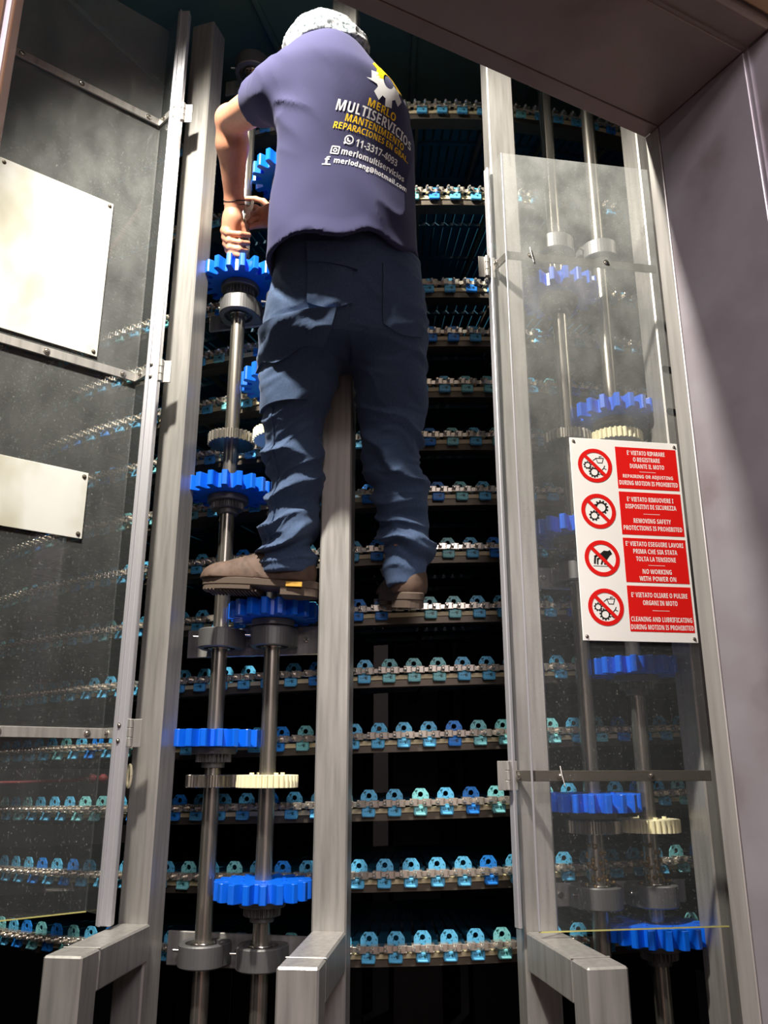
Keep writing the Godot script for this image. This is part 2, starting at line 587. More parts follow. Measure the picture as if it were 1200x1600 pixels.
# =====================================================================  machine frame
func build_posts() -> void:
	var angles := [-17.1, -5.7, 5.7, 17.1]
	var out_turn := [-6.6, -5.7, 9.4, 12.0]
	var labels := ["steel frame post beside the open clear guard, its outrigger lowest on the left", "steel frame post standing between the man's legs", "steel frame post between the man and the closed clear guard", "steel frame post behind the right edge of the closed guard"]
	for i in 4:
		var a := deg_to_rad(angles[i])
		var c := Vector3(CX + 2.376 * sin(a), 0, -CD + 2.376 * cos(a))
		var t := thing("frame_post", labels[i], "post", c, "steel frame posts round the spiral")
		var rot := Vector3(0, a, 0)
		put("upright", box_mesh(Vector3(0.08, EYE + 2.335, 0.078), 0.004, Vector3(0, (EYE + 2.335) * 0.5, 0)), M.steel, t, Vector3.ZERO, rot)
		put("base_plate", box_mesh(Vector3(0.16, 0.012, 0.16), 0.003, Vector3(0, 0.006, 0)), M.steel, t, Vector3.ZERO, rot)
		if i == 3:
			var st := begin()
			for hh in [1.075, 0.944]:
				var q := Transform3D(Basis(Vector3(1, 0, 0), PI / 2), Vector3(-0.014, EYE + hh, 0.0385))
				var o := PackedVector2Array()
				for k in 12:
					var an := TAU * k / 12.0
					o.append(Vector2(0.010 * cos(an) + (0.012 if cos(an) > 0 else -0.012), 0.010 * sin(an)))
				prism(st, q, o, 0.0, 0.0022)
			var sl := put("slot", done(st), M.black, t, Vector3.ZERO, rot)
			sl.set_meta("label", "dark oblong slots")
			continue
		var b := deg_to_rad(out_turn[i])
		var rot2 := Vector3(0, b, 0)
		put("outrigger", box_mesh(Vector3(0.0795, 0.08, 0.27), 0.004, Vector3(0, EYE - 0.402, 0.175)), M.steel, t, Vector3.ZERO, rot2)
		put("leg", box_mesh(Vector3(0.0805, EYE - 0.3615, 0.08), 0.004, Vector3(0, (EYE - 0.3615) * 0.5, 0.351)), M.steel, t, Vector3.ZERO, rot2)
		var st2 := begin()
		box(st2, Transform3D(Basis(), Vector3(0, EYE - 0.3618, 0.307)), Vector3(0.081, 0.002, 0.005), 0.0008)
		put("weld_bead", done(st2), M.steel, t, Vector3.ZERO, rot2)

# =====================================================================  conveyor tiers
func tier_h(n: float, x: float) -> float:
	return 0.034 + 0.1745 * n + 0.03 * (x - 0.2)

func tab_mesh() -> ArrayMesh:
	var st := begin()
	# upright octagonal plate with a hole; polar strip between outline and hole
	var w := 0.0225
	var o := [Vector2(-w, 0.0), Vector2(-w, 0.030), Vector2(-0.0115, 0.045), Vector2(0.0115, 0.045), Vector2(w, 0.030), Vector2(w, 0.0)]
	var hc := Vector2(0, 0.0295)
	var n := 32
	var outer := []
	var inner := []
	for k in n:
		var a := TAU * (k + 0.5) / n
		var d := Vector2(cos(a), sin(a))
		var best := 1.0
		for i in o.size():
			var p: Vector2 = o[i]
			var q: Vector2 = o[(i + 1) % o.size()]
			var hit = Geometry2D.segment_intersects_segment(hc, hc + d * 0.1, p, q)
			if hit != null:
				best = minf(best, hc.distance_to(hit))
		outer.append(hc + d * best)
		inner.append(hc + d * 0.0068)
	for z in [[-0.0152, true], [-0.0192, false]]:
		for k in n:
			var j := (k + 1) % n
			var a := Vector3(outer[k].x, outer[k].y, z[0])
			var b := Vector3(outer[j].x, outer[j].y, z[0])
			var c := Vector3(inner[j].x, inner[j].y, z[0])
			var e := Vector3(inner[k].x, inner[k].y, z[0])
			if z[1]:
				quad(st, e, c, b, a)
			else:
				quad(st, a, b, c, e)
	for k in n:
		var j := (k + 1) % n
		quad(st, Vector3(outer[k].x, outer[k].y, -0.0192), Vector3(outer[k].x, outer[k].y, -0.0152), Vector3(outer[j].x, outer[j].y, -0.0152), Vector3(outer[j].x, outer[j].y, -0.0192))
		quad(st, Vector3(inner[j].x, inner[j].y, -0.0192), Vector3(inner[j].x, inner[j].y, -0.0152), Vector3(inner[k].x, inner[k].y, -0.0152), Vector3(inner[k].x, inner[k].y, -0.0192))
	# block that carries it under the chain, hooked over the wear strip
	box(st, Transform3D(Basis(), Vector3(0, -0.010, 0.0100)), Vector3(0.036, 0.021, 0.013), 0.0025)
	box(st, Transform3D(Basis(), Vector3(0, -0.020, 0.013)), Vector3(0.034, 0.006, 0.012), 0.002)
	return done(st)

func link_mesh() -> ArrayMesh:
	var st := begin()
	for s in [-0.0173, 0.0173]:
		# rod end that sticks out of the chain, with a rounded tip
		var t := frame_to(Vector3(s - 0.008, 0.044, -0.03), Vector3(s - 0.008, 0.044, 0.04))
		lathe(st, t, [Vector2(0, 0), Vector2(0.0036, 0), Vector2(0.0036, 0.045), Vector2(0.0052, 0.047), Vector2(0.0052, 0.066), Vector2(0.003, 0.070), Vector2(0, 0.070)], 8)
		# bent clip: two plates and a bridge
		box(st, Transform3D(Basis(), Vector3(s, 0.0515, 0.010)), Vector3(0.024, 0.0035, 0.026), 0.001)
		box(st, Transform3D(Basis(), Vector3(s, 0.0365, 0.010)), Vector3(0.024, 0.0035, 0.026), 0.001)
		box(st, Transform3D(Basis(), Vector3(s - 0.0095, 0.044, 0.014)), Vector3(0.005, 0.019, 0.020), 0.001)
		box(st, Transform3D(Basis(), Vector3(s + 0.0075, 0.044, 0.008)), Vector3(0.007, 0.016, 0.020), 0.002)
		box(st, Transform3D(Basis(), Vector3(s + 0.002, 0.044, 0.0225)), Vector3(0.0125, 0.0185, 0.003), 0.001)
		box(st, Transform3D(Basis(), Vector3(s + 0.0165, 0.0445, 0.014)), Vector3(0.016, 0.013, 0.003), 0.001)
	return done(st)

func build_tiers() -> void:
	var half := deg_to_rad(61.0)
	var st := begin()
	arc(st, [Vector2(RAIL, 0.0), Vector2(RAIL, 0.019), Vector2(RAIL - 0.004, 0.019), Vector2(RAIL - 0.004, 0.004), Vector2(RAIL - 0.05, 0.004), Vector2(RAIL - 0.05, 0.0)], -half, half, 60, 0.03)
	var rail := done(st)
	st = begin()
	arc(st, [Vector2(RAIL + 0.005, 0.0195), Vector2(RAIL + 0.006, 0.031), Vector2(RAIL - 0.022, 0.031), Vector2(RAIL - 0.022, 0.0195)], -half, half, 60, 0.03)
	var strip := done(st)
	# belt: radial slats with narrow gaps, ribbed underside bars
	st = begin()
	var n := int(2.0 * half * RAIL / PITCH)
	for k in n * 2:
		var a := -half + (k + 0.5) * PITCH * 0.5 / RAIL
		var y := 0.046 + 0.03 * (RAIL * sin(a) + CX - 0.2)
		var b := Basis(Vector3.UP, a)
		box(st, Transform3D(b, b * Vector3(0, y, RAIL - 0.375)), Vector3(0.0235, 0.007, 0.70))
	for rr in [RAIL - 0.16, RAIL - 0.36, RAIL - 0.56]:
		arc(st, [Vector2(rr + 0.006, 0.030), Vector2(rr + 0.006, 0.0425), Vector2(rr - 0.006, 0.0425), Vector2(rr - 0.006, 0.030)], -half, half, 40, 0.03)
	var belt := done(st)
	st = begin()
	for k in range(-9, 10):
		var a := k * deg_to_rad(6.6)
		var y := 0.012 + 0.03 * (RAIL * sin(a) + CX - 0.2)
		var b := Basis(Vector3.UP, a)
		box(st, Transform3D(b, b * Vector3(0, y, RAIL - 0.38)), Vector3(0.012, 0.022, 0.72), 0.002)
	var arms := done(st)
	var link := link_mesh()
	var tab := tab_mesh()
	var labels := {
		-3: "lowest conveyor tier, at the foot of the shafts, light blue tabs along it",
		-2: "conveyor tier at the lowest blue sprocket of the two open shafts",
		-1: "conveyor tier just below the steel and white pinion gears",
		0: "conveyor tier just behind the blue sprocket above the steel pinion",
		1: "conveyor tier between the boot's bearing bracket and the blue sprocket under it",
		2: "conveyor tier under the heel of the man's right boot",
		3: "conveyor tier behind the bunched cuffs of the navy trousers",
		4: "conveyor tier at shin height, at the blue sprocket left of the trousers",
		5: "conveyor tier behind the creased backs of the man's knees",
		6: "conveyor tier level with the upper steel pinion, below the cargo pocket",
		7: "conveyor tier level with the flap of the trouser cargo pocket",
		8: "conveyor tier just below the shirt hem, at the sprocket under the man's hand",
		10: "second highest conveyor tier, beside the middle of the man's shirt",
		12: "topmost conveyor tier with upright bright pins, close under the dark roof plate"}
	var rng := RandomNumberGenerator.new()
	rng.seed = 77
	for key in labels:
		var level: float = key
		var t := thing("conveyor_tier", labels[key], "conveyor", Vector3(CX, EYE + 0.034 + 0.1745 * level, -CD), "curved conveyor tiers of the spiral")
		put("guide_rail", rail, M.rail, t)
		put("wear_strip", strip, M.strip, t)
		put("support_arm", arms, M.rail, t).set_meta("kind", "stuff")
		put("belt", belt, M.belt, t).set_meta("kind", "stuff")
		var phase := rng.randf() * PITCH / RAIL
		for k in n:
			var a := -half + (k + 0.1) * PITCH / RAIL + phase
			if a > half - 0.02:
				continue
			var at := Vector3(RAIL * sin(a), 0.03 * (RAIL * sin(a) + CX - 0.2), RAIL * cos(a))
			var wob := rng.randf_range(-0.05, 0.05)
			var pick := rng.randf()
			put("chain_link", link, M.clip, t, at, Vector3(0, a, 0))
			if key == 2 and absf(at.x + CX - 0.055) < 0.05:
				continue
			var m: Material = M.tab_sky if pick < 0.55 else (M.tab_aqua if pick < 0.8 else M.tab_blue)
			put("tab_plate", tab, m, t, at + Vector3(0, 0.034, 0), Vector3(0, a + wob, 0))

func build_drum() -> void:
	var t := thing("centre_drum", "dark slatted drum in the middle of the spiral, behind the tiers", "drum", Vector3(CX, 0.0, -CD))
	var m := box_mesh(Vector3(0.27, EYE + 2.6, 0.02), 0.003, Vector3(0, (EYE + 2.6) * 0.5, 1.30))
	var narrow := box_mesh(Vector3(0.17, EYE + 2.6, 0.02), 0.003, Vector3(0, (EYE + 2.6) * 0.5, 1.30))
	for k in 30:
		put("drum_slat", narrow if k in [0, 1, 29, 14, 15, 16] else m, M.black, t, Vector3.ZERO, Vector3(0, TAU * k / 30.0, 0))
	var r := thing("roof_plate", "dark green steel roof plate over the top of the spiral", "roof", Vector3(CX, EYE + 2.62, -CD))
	for k in 24:
		var st := begin()
		var a := TAU * k / 24.0
		arc(st, [Vector2(2.78, 0.0), Vector2(2.78, 0.03), Vector2(0.02, 0.03), Vector2(0.02, 0.0)], a + 0.002, a + TAU / 24.0 - 0.002, 3)
		put("panel", done(st), M.roof, r)
	var st3 := begin()
	for k in 24:
		var b := Basis(Vector3.UP, TAU * k / 24.0)
		box(st3, Transform3D(b, b * Vector3(0, -0.012, 1.35)), Vector3(0.02, 0.025, 2.6), 0.003)
	put("rib", done(st3), M.roof, r).set_meta("kind", "stuff")

# =====================================================================  drive shafts
func sprocket_outline(teeth: int, tip: float, base: float, lo: float, hi: float, per: int) -> PackedVector2Array:
	var o := PackedVector2Array()
	for i in teeth * per:
		var a := TAU * i / (teeth * per)
		var s := cos(a * teeth)
		o.append(Vector2(cos(a), sin(a)) * lerpf(base, tip, smoothstep(lo, hi, s)))
	return o

func build_shafts() -> void:
	var blue_st := begin()
	var so := sprocket_outline(18, 0.121, 0.091, -0.55, 0.45, 14)
	prism(blue_st, Transform3D(), so, -0.0215, 0.0215, 0.0215, 0.0012)
	for k in 6:
		var a := TAU * k / 6.0
		rod(blue_st, Vector3(0.06 * cos(a), 0.020, 0.06 * sin(a)), Vector3(0.06 * cos(a), 0.0235, 0.06 * sin(a)), 0.006, 8)
	var blue := done(blue_st)
	var st := begin()
	prism(st, Transform3D(), sprocket_outline(30, 0.0685, 0.0625, -0.5, 0.5, 8), -0.0155, 0.0155, 0.0215, 0.001)
	var pin_steel := done(st)
	st = begin()
	prism(st, Transform3D(), sprocket_outline(34, 0.0795, 0.0735, -0.5, 0.5, 8), -0.0155, 0.0155, 0.0215, 0.001)
	for k in 4:
		var a := TAU * (k + 0.3) / 4.0
		rod(st, Vector3(0.045 * cos(a), 0.015, 0.045 * sin(a)), Vector3(0.045 * cos(a), 0.021, 0.045 * sin(a)), 0.006, 8)
	var pin_cream := done(st)
	st = begin()
	lathe(st, Transform3D(), [Vector2(0.0215, -0.009), Vector2(0.056, -0.009), Vector2(0.058, -0.007), Vector2(0.058, 0.007), Vector2(0.056, 0.009), Vector2(0.0215, 0.009)], 36)
	var flange := done(st)
	st = begin()
	prism(st, Transform3D(), sprocket_outline(28, 0.046, 0.041, -0.5, 0.5, 8), -0.010, 0.010, 0.0215, 0.0008)
	lathe(st, Transform3D(), [Vector2(0.0215, -0.024), Vector2(0.029, -0.024), Vector2(0.030, -0.022), Vector2(0.030, -0.009), Vector2(0.0215, -0.009)], 24)
	var hub := done(st)
	# angle round the axis, blue sprocket heights, pinion heights, kind of pinion, label
	var specs := [
		[-14.38, [0.062, 0.752, 1.440], [-0.044, 0.905], true, "left steel drive shaft of the open bay, the man's wrench against it"],
		[-10.56, [-0.298, 0.392, 1.075, 1.80], [-0.044, 0.905], false, "drive shaft whose blue sprocket carries the man's left boot, cream pinion lower down"],
		[10.6, [-0.095, 0.62, 1.375], [-0.1525, 0.895], true, "steel drive shaft with steel pinion behind the closed clear guard"],
		[14.4, [-0.40, 0.247, 0.985], [-0.1525, 0.905], false, "drive shaft with cream pinion behind the closed clear guard, beside the warning sign"]]
	var turn := 0.0
	for s in specs:
		var a := deg_to_rad(s[0])
		var rr := 2.2636
		var t := thing("drive_shaft", s[4], "shaft", Vector3(CX + rr * sin(a), 0.0, -CD + rr * cos(a)), "vertical drive shafts with blue sprockets")
		st = begin()
		rod(st, Vector3(0, 0.05, 0), Vector3(0, EYE + 2.32, 0), 0.0212, 28, 0.003)
		put("shaft_rod", done(st), M.shaft, t)
		for h in s[1]:
			turn += 0.13
			put("sprocket", blue, M.blue, t, Vector3(0, EYE + h, 0), Vector3(0, turn, 0)).set_meta("label", "bright blue plastic sprocket with rounded teeth")
			put("flange", flange, M.cast, t, Vector3(0, EYE + h - 0.0215 - 0.009, 0))
			put("hub", hub, M.cast, t, Vector3(0, EYE + h - 0.0215 - 0.018 - 0.010, 0))
		for h in s[2]:
			turn += 0.07
			if s[3]:
				put("pinion", pin_steel, M.shaft, t, Vector3(0, EYE + h, 0), Vector3(0, turn, 0)).set_meta("label", "steel pinion gear")
			else:
				put("pinion", pin_cream, M.cream, t, Vector3(0, EYE + h, 0), Vector3(0, turn, 0)).set_meta("label", "cream plastic pinion gear")
		if s[0] > 0:
			st = begin()
			var rg := RandomNumberGenerator.new()
			rg.seed = 5
			for k in 60:
				var ga := rg.randf() * TAU
				var gy := EYE - 0.290 + 0.10 * pow(rg.randf(), 2.0)
				var gr := rg.randf_range(0.003, 0.007)
				var sp := 0.0205 + (0.022 * rg.randf() if gy < EYE - 0.275 else 0.0)
				lathe(st, Transform3D(Basis(Vector3(1, 0, 0), ga), Vector3(sp * cos(ga), gy, sp * sin(ga))), [Vector2(0, -gr), Vector2(gr * 0.8, -gr * 0.5), Vector2(gr, 0), Vector2(gr * 0.7, gr * 0.6), Vector2(0, gr)], 8, true)
			put("grease", done(st), M.grease, t).set_meta("kind", "stuff")

func bearing_mesh() -> ArrayMesh:
	# housing ring with a swept lobe back to the plate (local +z is outwards, plate at z = -0.062)
	var st := begin()
	var o := PackedVector2Array()
	for k in 40:
		var a := TAU * k / 40.0
		var v := Vector2(cos(a), sin(a)) * 0.0585
		if v.y < 0.0:
			v.y = maxf(v.y * 1.25, -0.062)
			v.x *= 1.0 + 0.35 * clampf(-v.y / 0.062, 0.0, 1.0)
		o.append(v)
	prism(st, Transform3D(), o, -0.026, 0.026, 0.043, 0.003)
	lathe(st, Transform3D(), [Vector2(0.0215, -0.020), Vector2(0.030, -0.020), Vector2(0.031, -0.016), Vector2(0.044, -0.012), Vector2(0.044, 0.012), Vector2(0.031, 0.016), Vector2(0.030, 0.020), Vector2(0.0215, 0.020)], 30)
	return done(st)

func build_brackets() -> void:
	var ring := bearing_mesh()
	var st := begin()
	lathe(st, Transform3D(), [Vector2(0.0215, -0.028), Vector2(0.029, -0.028), Vector2(0.030, -0.026), Vector2(0.030, 0.026), Vector2(0.029, 0.028), Vector2(0.0215, 0.028)], 24)
	var collar := done(st)
	var specs := [
		[-12.47, 2.262, 0.058, "topmost steel bearing bracket between the two posts, above the man's bent elbow"],
		[-12.47, 1.338, 0.055, "steel bearing bracket just below the blue sprocket at the man's hand"],
		[-12.47, 0.322, 0.078, "steel bearing bracket directly under the man's left boot"],
		[-12.47, -0.452, 0.080, "lowest bearing bracket of the open bay, between the two outriggers"],
		[12.5, 1.528, 0.055, "topmost bearing bracket behind the closed clear guard"],
		[12.5, 0.497, 0.060, "middle bearing bracket behind the closed guard, half covered by the warning sign"],
		[12.5, -0.318, 0.055, "lowest bearing bracket behind the closed clear guard, greasy on top"]]
	for s in specs:
		var a := deg_to_rad(s[0])
		var t := thing("bearing_bracket", s[3], "bracket", Vector3(CX + 2.2636 * sin(a), EYE + s[1], -CD + 2.2636 * cos(a)), "bearing brackets between the posts")
		t.rotation.y = a
		put("mounting_plate", box_mesh(Vector3(0.40, s[2], 0.010), 0.002, Vector3(0, 0, -0.066)), M.steel, t)
		for e in [-1.0, 1.0]:
			var b := put("bearing", ring, M.cast, t, Vector3(0.0755 * e, 0.002, 0), Vector3(0, deg_to_rad(1.9) * e, 0))
			put("collar", collar, M.chrome, b)
			st = begin()
			rod(st, Vector3(-0.056 , 0.006, 0.006), Vector3(-0.074, 0.008, 0.012), 0.004, 8, 0.001)
			put("grease_nipple", done(st), M.chrome, b)
			st = begin()
			for k in [-1.0, 1.0]:
				rod(st, Vector3(0.078 * k, 0.0, -0.061), Vector3(0.078 * k, 0.0, -0.050), 0.007, 6, 0.001)
			put("bolt", done(st), M.chrome, b)

# =====================================================================  clear guards
# local frame: x away from the hinge line along the sheet, y up, z towards the viewer side
func build_open_guard() -> void:
	var p0 := Vector3(-0.70, EYE, -2.14)
	var t := thing("guard_door", "open clear acrylic guard swung out on the left, with white plates on it", "guard", p0)
	var dir := Vector3(-0.772, 0, 0.636)
	t.transform.basis = Basis(dir, Vector3.UP, dir.cross(Vector3.UP))
	# local z of this frame points to the machine side when x runs left; viewer side is -z or +z:
	var vs := 1.0 if t.transform.basis.z.dot(Vector3(0, 0, 1)) > 0 else -1.0
	sheet(t, -0.332, 2.28, 0.44, vs, M.dust_door)
	var prof := (t.transform.affine_inverse() * Vector3(-0.643, EYE, -2.085))
	var ang := atan2(-prof.z, prof.x)
	var ln := Vector2(prof.x, prof.z).length()
	var q := Transform3D(Basis(Vector3.UP, ang), Vector3.ZERO)
	var st := begin()
	box(st, q * Transform3D(Basis(), Vector3(ln * 0.5, 0.974, 0)), Vector3(ln, 2.612, 0.005))
	put("return_sheet", done(st), M.acrylic, t)
	st = begin()
	put("return_dust", film(q * Transform3D(Basis(), Vector3(ln * 0.5, 0.974, 0.004)), ln, 2.612), M.dust_low, t)
	# grooved aluminium edge profile
	st = begin()
	var e := t.transform.affine_inverse().basis
	var at := Vector3(prof.x, 0, prof.z)
	box(st, Transform3D(e, at + Vector3(0, 0.972, 0)), Vector3(0.026, 2.655, 0.012), 0.002)
	box(st, Transform3D(e, at + e * Vector3(0.017, 0.972, -0.006)), Vector3(0.012, 2.655, 0.026), 0.002)
	box(st, Transform3D(e, at + e * Vector3(-0.004, 0.972, 0.008)), Vector3(0.006, 2.655, 0.005), 0.001)
	put("edge_profile", done(st), M.alu, t)
	for h in [1.905, 1.035, 0.07]:
		st = begin()
		box(st, Transform3D(Basis(), Vector3(0.220, h, vs * 0.011)), Vector3(0.436, 0.025, 0.007), 0.001)
		box(st, q * Transform3D(Basis(), Vector3(ln * 0.45, h, 0.007)), Vector3(ln * 0.9, 0.025, 0.006), 0.001)
		put("cross_bar", done(st), M.steel, t)
		st = begin()
		for x in [0.044, 0.252, 0.42]:
			screw_head(st, Vector3(x, h, vs * 0.0146), Vector3(0, 0, vs), 0.006)
		screw_head(st, q * Vector3(ln * 0.5, h, 0.010), q.basis * Vector3(0, 0, 1), 0.006)
		put("screw", done(st), M.chrome, t)
		# hinge knuckles and leaf
		st = begin()
		var hp := at + e * Vector3(0.028, h, 0.004)
		for k in 3:
			rod(st, hp + Vector3(0, -0.032 + 0.022 * k, 0), hp + Vector3(0, -0.011 + 0.022 * k, 0), 0.007, 10, 0.001)
		box(st, Transform3D(e, hp + e * Vector3(0.014, 0, -0.006)), Vector3(0.026, 0.066, 0.003), 0.0008)
		put("hinge", done(st), M.steel, t)
		st = begin()
		for k in [-0.018, 0.018]:
			screw_head(st, at + e * Vector3(0.0, h + k, 0.006), e * Vector3(0, 0, 1), 0.0045)
		put("hinge_screw", done(st), M.chrome, t)
	# white plates riveted to the sheet
	for s in [[0.1185, 0.432, 1.065, 1.556, "large blank white plate high on the open clear guard"], [0.106, 0.43, 0.551, 0.730, "smaller grimy white plate low on the open clear guard"]]:
		var b := thing("blank_plate", s[4], "plate", t.transform * Vector3((s[0] + s[1]) * 0.5, (s[2] + s[3]) * 0.5, vs * 0.0075), "white plates on the open guard")
		b.transform.basis = t.transform.basis
		put("board", box_mesh(Vector3(s[1] - s[0], s[3] - s[2], 0.003), 0.001), M.placard, b)
		st = begin()
		for cx in [-1.0, 1.0]:
			for cy in [-1.0, 1.0]:
				screw_head(st, Vector3(cx * ((s[1] - s[0]) * 0.5 - 0.011), cy * ((s[3] - s[2]) * 0.5 - 0.012), vs * 0.0014), Vector3(0, 0, vs), 0.004)
		put("rivet", done(st), M.rail, b)

func sheet(t: Node3D, y0: float, y1: float, w: float, vs: float, grime: Material) -> void:
	var st := begin()
	box(st, Transform3D(Basis(), Vector3(w * 0.5, (y0 + y1) * 0.5, 0)), Vector3(w, y1 - y0, 0.005))
	put("acrylic_sheet", done(st), M.acrylic, t)
	st = begin()
	put("dust_film", film(Transform3D(Basis(), Vector3(w * 0.5, (y0 + y1) * 0.5, vs * 0.0035)), w, y1 - y0), grime, t)
	st = begin()
	box(st, Transform3D(Basis(), Vector3(w * 0.5, y0 - 0.0012, 0)), Vector3(w, 0.0024, 0.0055))
	put("sheet_edge", done(st), M.edge, t)

func build_closed_guard() -> void:
	var t := thing("guard_door", "closed clear acrylic guard over two shafts, carrying the red warning sign", "guard", Vector3(0.335, EYE, -1.98))
	var dir := Vector3(0.987, 0, -0.1585)
	t.transform.basis = Basis(dir, Vector3.UP, dir.cross(Vector3.UP))
	sheet(t, -0.348, 1.667, 0.442, 1.0, M.dust_guard)
	var prof := (t.transform.affine_inverse() * Vector3(0.302, EYE, -2.055))
	var ang := atan2(-prof.z, prof.x)
	var ln := Vector2(prof.x, prof.z).length()
	var q := Transform3D(Basis(Vector3.UP, ang), Vector3.ZERO)
	var st := begin()
	box(st, q * Transform3D(Basis(), Vector3(ln * 0.5, 0.66, 0)), Vector3(ln, 2.015, 0.005))
	put("return_sheet", done(st), M.acrylic, t)
	st = begin()
	put("return_dust", film(q * Transform3D(Basis(), Vector3(ln * 0.5, 0.66, -0.004)), ln, 2.015), M.dust_low, t)
	st = begin()
	box(st, Transform3D(Basis(), Vector3(0.0, 0.66, 0.002)), Vector3(0.005, 2.015, 0.004), 0.001)
	put("bend_edge", done(st), M.alu, t)
	st = begin()
	box(st, Transform3D(q.basis, Vector3(prof.x, 0.66, prof.z)), Vector3(0.020, 2.03, 0.010), 0.002)
	put("edge_profile", done(st), M.alu, t)
	for h in [1.338, -0.028]:
		st = begin()
		box(st, Transform3D(Basis(), Vector3(0.223, h, -0.0065)), Vector3(0.438, 0.024, 0.006), 0.001)
		box(st, q * Transform3D(Basis(), Vector3(ln * 0.45, h, 0.0065)), Vector3(ln * 0.9, 0.024, 0.006), 0.001)
		put("cross_bar", done(st), M.rail, t)
		st = begin()
		for x in [0.068, 0.288]:
			screw_head(st, Vector3(x, h, 0.003), Vector3(0, 0, 1), 0.0055)
		screw_head(st, q * Vector3(ln * 0.6, h, -0.003), q.basis * Vector3(0, 0, -1), 0.0055)
		put("screw", done(st), M.chrome, t)
		st = begin()
		var hp := Vector3(prof.x, h, prof.z) + Vector3(-0.014, 0, 0.012)
		for k in 3:
			rod(st, hp + Vector3(0, -0.032 + 0.022 * k, 0), hp + Vector3(0, -0.011 + 0.022 * k, 0), 0.0065, 10, 0.001)
		box(st, Transform3D(Basis(), hp + Vector3(-0.012, 0, -0.004)), Vector3(0.024, 0.066, 0.003), 0.0008)
		box(st, Transform3D(Basis(), hp + Vector3(0.012, 0, -0.004)), Vector3(0.024, 0.066, 0.003), 0.0008)
		put("hinge", done(st), M.steel, t)
		st = begin()
		tube_path(st, [Vector3(0.066, h + 0.022, 0.008), Vector3(0.068, h + 0.004, 0.010), Vector3(0.076, h - 0.022, 0.006)], 0.0012, 6)
		put("cable_tie", done(st), M.sign_white, t)
	build_sign(t.transform)

# =====================================================================  warning sign
func disc(st: SurfaceTool, c: Vector2, r0: float, r1: float, z: float, n := 40) -> void:
	for i in n:
		var a := TAU * i / n
		var b := TAU * (i + 1) / n
		var va := Vector2(cos(a), sin(a))
		var vb := Vector2(cos(b), sin(b))
		quad(st, flat(c + va * r0, z), flat(c + vb * r0, z), flat(c + vb * r1, z), flat(c + va * r1, z))

func flat(p: Vector2, z: float) -> Vector3:
	return Vector3(p.x, p.y, z)

func poly(st: SurfaceTool, pts: PackedVector2Array, z: float) -> void:
	var ix := Geometry2D.triangulate_polygon(pts)
	for k in range(0, ix.size(), 3):
		var a := pts[ix[k]]
		var b := pts[ix[k + 1]]
		var c := pts[ix[k + 2]]
		if (b - a).cross(c - a) > 0:
			var s := b
			b = c
			c = s
		tri(st, flat(a, z), flat(b, z), flat(c, z))

func stroke(st: SurfaceTool, pts: Array, w: float, z: float) -> void:
	for i in pts.size() - 1:
		var a: Vector2 = pts[i]
		var b: Vector2 = pts[i + 1]
		var d := (b - a).normalized() * w * 0.5
		var n := Vector2(-d.y, d.x)
		poly(st, PackedVector2Array([a - d + n, b + d + n, b + d - n, a - d - n]), z)

func small_gear(st: SurfaceTool, c: Vector2, r: float, teeth: int, z: float) -> void:
	var n := teeth * 8
	for i in n:
		var a := TAU * i / n
		var b := TAU * (i + 1) / n
		var ra := r * (1.0 if (i % 8) < 4 else 0.80)
		var va := Vector2(cos(a), sin(a))
		var vb := Vector2(cos(b), sin(b))
		quad(st, flat(c + va * r * 0.58, z), flat(c + vb * r * 0.58, z), flat(c + vb * ra, z), flat(c + va * ra, z))

var fonts := {}
func font(bold: bool) -> SystemFont:
	if not fonts.has(bold):
		var f := SystemFont.new()
		f.font_names = PackedStringArray(["Droid Sans"])
		f.font_weight = 700 if bold else 400
		fonts[bold] = f
	return fonts[bold]

# flat lettering as triangles of Vector2, centred on x, cap height = 1 before scaling to (w, h)
func letters(s: String, bold := true) -> PackedVector2Array:
	var tm := TextMesh.new()
	tm.text = s
	tm.font = font(bold)
	tm.font_size = 48
	tm.pixel_size = 1.0 / 48.0
	tm.depth = 0.0
	tm.curve_step = 2.0
	tm.horizontal_alignment = HORIZONTAL_ALIGNMENT_CENTER
	var a := tm.get_mesh_arrays()
	var v: PackedVector3Array = a[Mesh.ARRAY_VERTEX]
	var ix: PackedInt32Array = a[Mesh.ARRAY_INDEX] if a[Mesh.ARRAY_INDEX] != null else PackedInt32Array(range(v.size()))
	var out := PackedVector2Array()
	for k in range(0, ix.size() / 3 * 3, 3):
		var p := v[ix[k]]
		var q := v[ix[k + 1]]
		var r := v[ix[k + 2]]
		if absf((q - p).cross(r - p).z) < 1e-9:
			continue
		out.append(Vector2(p.x, p.y))
		out.append(Vector2(q.x, q.y))
		out.append(Vector2(r.x, r.y))
	return out

func bounds(v: PackedVector2Array) -> Rect2:
	var r := Rect2(v[0], Vector2.ZERO)
	for p in v:
		r = r.expand(p)
	return r

# lettering fitted into a width and height at c
func write(st: SurfaceTool, s: String, c: Vector2, size: Vector2, z: float) -> void:
	var v := letters(s)
	if v.is_empty():
		return
	var r := bounds(v)
	for k in range(0, v.size(), 3):
		var p := []
		for j in 3:
			var u := (v[k + j] - r.get_center()) / r.size * size
			p.append(flat(c + u, z))
		if (Vector2(p[1].x, p[1].y) - Vector2(p[0].x, p[0].y)).cross(Vector2(p[2].x, p[2].y) - Vector2(p[0].x, p[0].y)) > 0:
			tri(st, p[0], p[2], p[1])
		else:
			tri(st, p[0], p[1], p[2])

